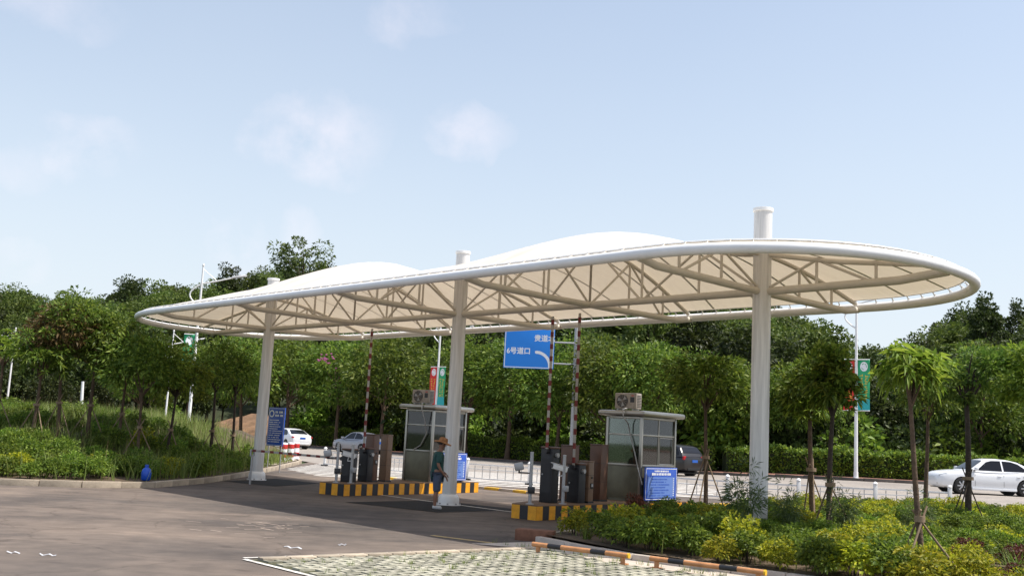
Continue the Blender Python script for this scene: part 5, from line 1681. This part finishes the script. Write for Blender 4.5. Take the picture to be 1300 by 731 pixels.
# --- street trees along the pavement
SVt = []
for k in range(3):
    cme, tips = clump_crown('crown', 2.8, 2.75, LG['street'], 74, 88, .30, .42, clump_r=.30, hollow=.45, ragged=.4, cz=5.3, low=-.8)
    SVt.append((cme, trunk_mesh('trunk', 5.4, .15, .07, M['bark'], tips[:8], seed=20 + k)))
def kerb_at_px(px, off):
    k = (px - 650) / F_PX; x = k * 70
    for _ in range(60): x = .6 * x + .4 * k * (far_kerb_y(x) + off)
    return x, far_kerb_y(x) + off
street = [(250, 1.0, 'round leafy street tree above the bare earth slope at the left'), (318, 1.05, 'round leafy street tree just left of the left column'),
          (376, 1.08, 'round leafy street tree directly behind the white sedan seen from behind'), (440, 1.05, 'round leafy street tree behind the front of the silver sedan'),
          (497, 1.08, 'round leafy street tree between the silver sedan and the farther booth'), (602, 1.05, 'round leafy street tree just right of the middle column'),
          (655, 1.0, 'round leafy street tree below the large blue road sign'), (716, .95, 'round leafy street tree behind the post of the blue road sign'),
          (780, 1.0, 'round leafy street tree behind the air conditioner of the nearer booth'), (838, .95, 'round leafy street tree behind the dark car'),
          (896, .85, 'smaller round street tree between the nearer booth and the right column'), (950, .8, 'smaller round street tree directly behind the right column'),
          (1022, .8, 'round street tree left of the lamp with banners on the right'), (1250, .95, 'round street tree above the white sedan at the far right'), (190, 1.0, 'round leafy street tree behind the trees of the left bed')]
for i, (px, s, lab) in enumerate(street):
    x, y = kerb_at_px(px, 3.0 if px < 850 else 7.5)
    t = thing('street_tree', lab, 'tree', (x, y, gz(x, y) + .12), i * 1.3, 'street trees along the pavement')
    t.scale = (s * 1.1, s * 1.1, s * 1.02)
    cme, tme = SVt[i % 3]; link('trunk', tme, t); link('crown', cme, t)
# pink blossom among the leaves
mb = MB()
for k in range(26):
    p = Vector((random.gauss(0, .35), random.gauss(0, .2), random.gauss(0, .3))); mb.bbox(p, (.14, .14, .10), .03)
o = mb.build('blossom', M['flower'], None, None, (-14.6, 83.2, 7.1)); o['kind'] = 'stuff'; tag(o, 'small cluster of pink blossom among the street tree leaves', 'flowers')

# --- staked young trees
ROS = {}
def young_tree(name, label, x, y, z, h, crowns, r0=.055, bark='bark', lean=(0, 0), stakes=3, stake_h=1.15, stake_mat='stake', seed=0, group='staked young trees'):
    """crowns: list of (dx, dy, z, rx, rz, style, amount)"""
    t = thing(name, label, 'tree', (x, y, z), 0, group)
    rd = random.Random(seed)
    mb = MB(); k = 8; pt = []
    for i in range(k + 1):
        f = i / k; pt.append((lean[0] * f + .018 * math.sin(4 * f + seed), lean[1] * f + .018 * math.cos(5 * f + seed), h * f))
    mb.tube(pt, [r0 * 1.25] + [r0 * (1 - .42 * i / k) for i in range(1, k + 1)], 10)
    parts = []
    for (dx, dy, cz, rx, rz_, style, amt) in crowns:
        st, mat = style
        if st == 'ros': me, tips = rosette_crown('crown', rx, rz_, LG[mat], amt, 10, .20, .21, cz=0, droop=.33, hollow=.3)
        else: me, tips = clump_crown('crown', rx, rz_, LG[mat], amt, 62, .15, .36, clump_r=.30, hollow=.4, ragged=.5)
        o = link('crown', me, t, (dx, dy, cz))
        top = Vector(pt[-1])
        for c in tips[:7]:
            c = Vector(tuple(c)) + Vector((dx, dy, cz)); m = top.lerp(c, .5) + Vector((0, 0, .05))
            mb.tube([Vector(pt[-2]), m, c], [r0 * .5, r0 * .3, r0 * .1], 5)
    mb.build('trunk', M[bark], t, 60)
    for i in range(stakes):
        a = 2 * PI * i / max(stakes, 1) + rd.uniform(-.5, .5); f = stake_h / h
        hit = Vector((lean[0] * f, lean[1] * f, stake_h)); foot = Vector((math.cos(a) * .55, math.sin(a) * .55, -.05))
        tip = hit + (hit - foot).normalized() * rd.uniform(.12, .32) + Vector((.05 * math.cos(a + 1.6), .05 * math.sin(a + 1.6), 0))
        MB().tube([foot, tip], [.019, .015], 7).build('support_stake', M[stake_mat], t, 60)
    if stakes:
        f = stake_h / h
        MB().tube([(lean[0] * f, lean[1] * f, stake_h - .04), (lean[0] * f, lean[1] * f, stake_h + .04)], r0 * 1.6, 10).build('tie', M['stake'], t, 60)
    return t
# right bed
young_tree('young_tree', 'young staked tree with a flat crown just left of the right column', 4.72, 24.3, .15, 2.75, [(0.0, 0, 3.15, .92, .58, ('clump', 'street'), 50), (.1, -.1, 3.3, .5, .35, ('ros', 'fresh'), 22)], .055, 'bark', (-.02, 0), 3, 1.35, 'stake', 1)
young_tree('young_tree', 'staked tree with drooping leaves right of the right column, left of a close pair', 7.02, 23.7, .15, 2.7, [(-.1, 0, 3.0, .66, .74, ('clump', 'street'), 44), (-.12, -.3, 2.5, .48, .42, ('ros', 'fresh'), 34)], .07, 'bark', (-.05, 0), 3, 1.2, 'stake', 2)
young_tree('young_tree', 'tree with long drooping leaves right of the right column, right of a close pair', 6.22, 19.9, .15, 2.6, [(-.02, 0, 2.92, .42, .62, ('clump', 'street'), 26), (.0, -.05, 2.78, .50, .68, ('ros', 'street'), 60), (.2, -.15, 2.9, .28, .42, ('ros', 'fresh'), 24)], .06, 'bark_dark', (.06, 0), 3, 1.0, 'stake', 3)
young_tree('young_tree', 'young leaning tree with a bright mop of drooping leaves nearest the camera', 5.74, 14.2, .15, 2.58, [(-.16, 0, 2.80, .46, .36, ('ros', 'fresh'), 92)], .045, 'bark', (-.24, .0), 3, .78, 'stake', 4)
young_tree('young_tree', 'young tree with a rounded crown behind the mop headed tree at the right', 12.4, 30.6, .18, 3.0, [(.05, 0, 3.55, 1.05, .90, ('clump', 'street'), 62)], .07, 'bark', (.05, 0), 0, 1.2, 'stake', 5)
young_tree('young_tree', 'dark trunked young tree with crossed dark stakes in front of the white sedan', 11.5, 25.8, .15, 3.3, [(.5, .2, 3.85, .75, .6, ('clump', 'deep'), 30), (-.15, .1, 3.3, .35, .3, ('clump', 'deep'), 8)], .085, 'bark_dark', (-.02, 0), 3, 1.15, 'stake_dark', 6)
young_tree('young_tree', 'bright leaved young tree cut off by the right edge of the photo', 12.75, 24.6, .15, 3.1, [(0, 0, 3.65, .8, .8, ('clump', 'fresh'), 50)], .06, 'bark', (0, 0), 0, 1.1, 'stake', 7)
# left bed
def lz(x, y): return left_bed_z(x, y)
LT = [('young tree with bright drooping leaves at the left edge of the photo', -15.6, 32.0, 2.2, [(-.05, 0, 2.55, .70, .55, ('ros', 'fresh'), 62)], .07, 'bark', 2),
      ('staked tree with low fresh leaves below the rusty crown', -14.1, 31.2, 2.0, [(.2, 0, 2.2, .95, .62, ('ros', 'street'), 70), (.0, 0, 2.7, .8, .5, ('clump', 'street'), 26)], .07, 'bark', 2),
      ('tree with rusty red brown new leaves in the left bed', -13.6, 31.8, 2.6, [(-.2, 0, 3.15, 1.0, .85, ('clump', 'rusty'), 46), (.25, .1, 3.55, 1.05, .8, ('clump', 'street'), 44)], .07, 'bark', 2),
      ('tallest tree of the left bed, leaves thinning at the top', -12.9, 32.3, 2.9, [(-.25, 0, 3.35, 1.05, .85, ('ros', 'street'), 90), (.2, .2, 3.1, 1.0, .85, ('clump', 'street'), 42)], .075, 'bark', 2),
      ('staked tree with a spreading crown to the left of the lamp pole', -12.0, 32.6, 2.1, [(.0, 0, 2.75, 1.25, .75, ('clump', 'street'), 60)], .065, 'bark', 2),
      ('slim tree next to the spreading tree in the left bed', -11.0, 31.6, 2.2, [(.1, 0, 2.85, 1.2, .8, ('clump', 'street'), 60)], .06, 'bark', 2),
      ('tree with a drooping crown in front of the white lamp pole', -10.6, 33.0, 2.3, [(.15, 0, 2.75, 1.15, .70, ('ros', 'street'), 84), (0, .1, 2.6, .9, .55, ('clump', 'fresh'), 26)], .06, 'bark_dark', 2),
      ('left of two dark trunked trees beside the left column', -10.4, 37.2, 2.7, [(0, 0, 3.3, 1.5, 1.0, ('clump', 'street'), 66)], .075, 'bark_dark', 2),
      ('right of two dark trunked trees beside the left column', -9.75, 37.6, 2.8, [(.1, 0, 3.2, 1.1, .9, ('clump', 'street'), 44)], .07, 'bark_dark', 2)]
for i, (lab, x, y, h, cr, r0, bk, stk) in enumerate(LT):
    young_tree('young_tree', lab, x, y, lz(x, y) + .12, h, cr, r0 * .85, bk, (.12 * math.sin(i * 2.3), 0), stk, 1.0, 'stake' if i % 3 else 'stake', 30 + i, 'staked trees in the left bed')

# --- shrubs
SH = {}
def shrub_mesh(kind, k):
    if kind == 'grassy': return blades_mesh('foliage', 90, .14, .62, .014, LG['green'], .8)
    nm = dict(gold='gold', green='green', red='red', dark='hedge')[kind]
    return clump_crown('foliage', .40, .34, LG[nm], 30, 46, .085, .50, clump_r=.34, hollow=.35, ragged=.55, cz=.34, low=-.45, jitter=.45)[0]
for kind in ('gold', 'green', 'red', 'dark', 'grassy'): SH[kind] = [shrub_mesh(kind, k) for k in range(3)]
stem = {}
def stem_mesh(k):
    mb = MB(); rd = random.Random(k)
    for i in range(7):
        a = rd.uniform(0, 6.3); r = rd.uniform(.1, .28)
        mb.tube([(0.02 * math.cos(a), .02 * math.sin(a), -.03), (r * .5 * math.cos(a), r * .5 * math.sin(a), .2), (r * math.cos(a), r * math.sin(a), .42)], [.010, .008, .004], 5)
    return mb.mesh('stems', M['bark_dark'])
stems = [stem_mesh(k) for k in range(2)]
LABS = {'gold': ('golden_shrub', 'bushy yellow green shrub in the planting bed beside the parking bay', 'golden shrubs in the right bed'),
        'green': ('green_shrub', 'bushy mid green shrub in the planting bed beside the parking bay', 'green shrubs in the right bed'),
        'red': ('red_shrub', 'low dull red shrub in the planting bed at the lower right', 'red shrubs in the right bed'),
        'dark': ('dark_shrub', 'dark green shrub deeper in the right planting bed', 'dark shrubs in the right bed'),
        'grassy': ('grass_tuft', 'arching grass tuft among the shrubs of the right bed', 'grass tufts in the right bed')}
def shrub(kind, x, y, z, s, hs=1.0, lab=None):
    nm, l, g = lab or LABS[kind]
    t = thing(nm, l, 'shrub' if kind != 'grassy' else 'grass tuft', (x, y, z), random.uniform(0, 6.28), g)
    t.scale = (s, s, s * hs)
    if kind != 'grassy': link('stems', random.choice(stems), t)
    link('foliage', random.choice(SH[kind]), t)
sp_ = []
def far_enough(x, y, d):
    return all((a - x) ** 2 + (b - y) ** 2 > d * d for a, b in sp_)
tries = 0; counts = dict(gold=0, green=0, dark=0, red=0, grassy=0)
while len(sp_) < 430 and tries < 16000:
    tries += 1
    x = random.uniform(.8, 19); y = random.uniform(11, 32.6)
    if not inside((x, y), RB) or x / y > .60 or x / y < -.1: continue
    # keep a strip of soil inside the kerb, leave the middle of the bed thinner
    dfront = min(abs((y - 18.0) * .55 + (x - .66) * .83), 9) if x < 9 else 9
    if (y - 17.93) * .55 + (x - .70) * .83 < .36: continue
    if not far_enough(x, y, .28 + .0095 * y): continue
    sp_.append((x, y))
    back = y > 24
    r = random.random()
    if x > 6.4 and y < 16.5 and r < .22: kind = 'red'
    elif dfront < 1.6: kind = 'gold' if r < .50 else 'green' if r < .90 else 'grassy'
    elif back: kind = 'gold' if r < .60 else 'green'
    else: kind = 'green' if r < .58 else 'dark' if r < .68 else 'gold' if r < .92 else 'grassy'
    s = random.uniform(.8, 1.25) * (1.0 if dfront > .8 else .85) * (.95 if back else 1)
    if kind == 'red': s *= .8
    shrub(kind, x, y, rb_z(x, y), s * (.78 if dfront < 1.5 else .58 if y < 27 and x < 9.5 else .60), random.uniform(.8, 1.05))
# rusty dried plant against the booth
shrub('red', 2.72, 21.2, .15, .52, 1.5, ('rusty_plant', 'rusty red leafed plant standing in front of the nearer booth', None))
# wispy stems near the foot of the right column
wis = clump_crown('foliage', .35, .55, LG['silver'], 26, 26, .16, .12, clump_r=.40, hollow=.3, ragged=.6, cz=.75)[0]
for k, (x, y, s) in enumerate(((4.4, 18.7, .95), (5.15, 18.9, .75), (6.0, 18.6, .8), (7.6, 19.2, .7))):
    t = thing('feathery_plant', 'feathery plant with thin wispy shoots near the foot of the right column', 'plant', (x, y, .15), k, 'feathery plants by the right column'); t.scale = (s, s, s)
    link('stems', stems[k % 2], t); link('foliage', wis, t)
# left bed: shrubs along the kerb, taller stuff behind
LLAB = {'green': ('green_shrub', 'leafy green shrub along the kerb of the left bed', 'green shrubs in the left bed'), 'dark': ('dark_shrub', 'dark green shrub along the kerb of the left bed', 'dark shrubs in the left bed'),
        'gold': ('golden_shrub', 'yellow green shrub along the kerb of the left bed', 'golden shrubs in the left bed')}
sp_ = []; tries = 0
while len(sp_) < 170 and tries < 14000:
    tries += 1
    x = random.uniform(-19, -8.7); y = random.uniform(24.8, 39)
    if not inside((x, y), LB): continue
    yk = lerp_poly(min(x, -9.8), KERB_L[:4])
    d = y - yk
    if x > -9.3 and y < 30: continue
    if abs(x + 9.5) < .75 and y < 27.6: continue
    if d < .45 or random.random() < sst(1.2, 5.0, d) * .82: continue
    if not far_enough(x, y, .5): continue
    sp_.append((x, y)); r = random.random()
    kind = 'green' if r < .50 else 'dark' if r < .93 else 'gold'
    s = random.uniform(.6, 1.0)
    shrub(kind, x, y, left_bed_z(x, y) - .03, s, random.uniform(.9, 1.3), LLAB[kind])
# meadow of tall grass on the bank
def meadow(name, pts_, h, mat, wd=.02, label=None, lean=.5):
    n = len(pts_); P = np.array(pts_)
    me = blades_mesh(name, n, .01, h, wd, mat, lean)
    v = np.empty(len(me.vertices) * 3, np.float32); me.vertices.foreach_get('co', v); v = v.reshape(n, -1, 3)
    v += P[:, None, :]; me.vertices.foreach_set('co', v.ravel()); me.update()
    o = link(name, me); o['kind'] = 'stuff'
    return o
g1, g2 = [], []
while len(g1) < 21000:
    x = random.uniform(-26, -8.6); y = random.uniform(25.2, 47)
    if not inside((x, y), LB): continue
    d = y - lerp_poly(min(x, -9.8), KERB_L[:4])
    if d < .6 or (random.random() > .25 + .75 * sst(1, 5, d)): continue
    if math.sin(x * 1.3 + 2 * math.sin(y * .9)) + random.uniform(-1, 1) < -.7: continue
    (g1 if random.random() < .97 else g2).append((x, y, left_bed_z(x, y)))
meadow('tall_grass', g1, .78, LG['grass'], .020)
meadow('dry_stalks', g2, 1.1, LG['dry'], .014, None, .3)
g3 = []
while len(g3) < 2600:
    x = random.uniform(.8, 17); y = random.uniform(11.5, 32)
    if inside((x, y), RB) and (y - 17.93) * .55 + (x - .70) * .83 > .25: g3.append((x, y, rb_z(x, y)))
meadow('bed_grass', g3, .42, LG['grass'], .012)
# weeds in the joints of the pavers and on the kerbs
g4 = []
for k in range(150):
    c = random.choice(cand); a = (c.x + random.uniform(-.1, .1), c.y + random.uniform(-.1, .1))
    for q in range(random.randint(4, 14)): g4.append((a[0] + random.gauss(0, .025), a[1] + random.gauss(0, .025), .01))
for k in range(40):
    f = random.random(); a = (-.1 + 3.2 * f, 17.3 - 2.9 * f)
    for q in range(8): g4.append((a[0] + random.gauss(0, .03), a[1] + random.gauss(0, .03), .01))
meadow('paver_weeds', g4, .085, LG['grass'], .006)
g5 = []
for k in range(900):
    x = random.uniform(-11.8, -9.2); y = random.uniform(42, 51)
    if inside((x, y), LB): g5.append((x, y, .14))
meadow('kerb_grass', g5, .5, LG['grass'], .02)
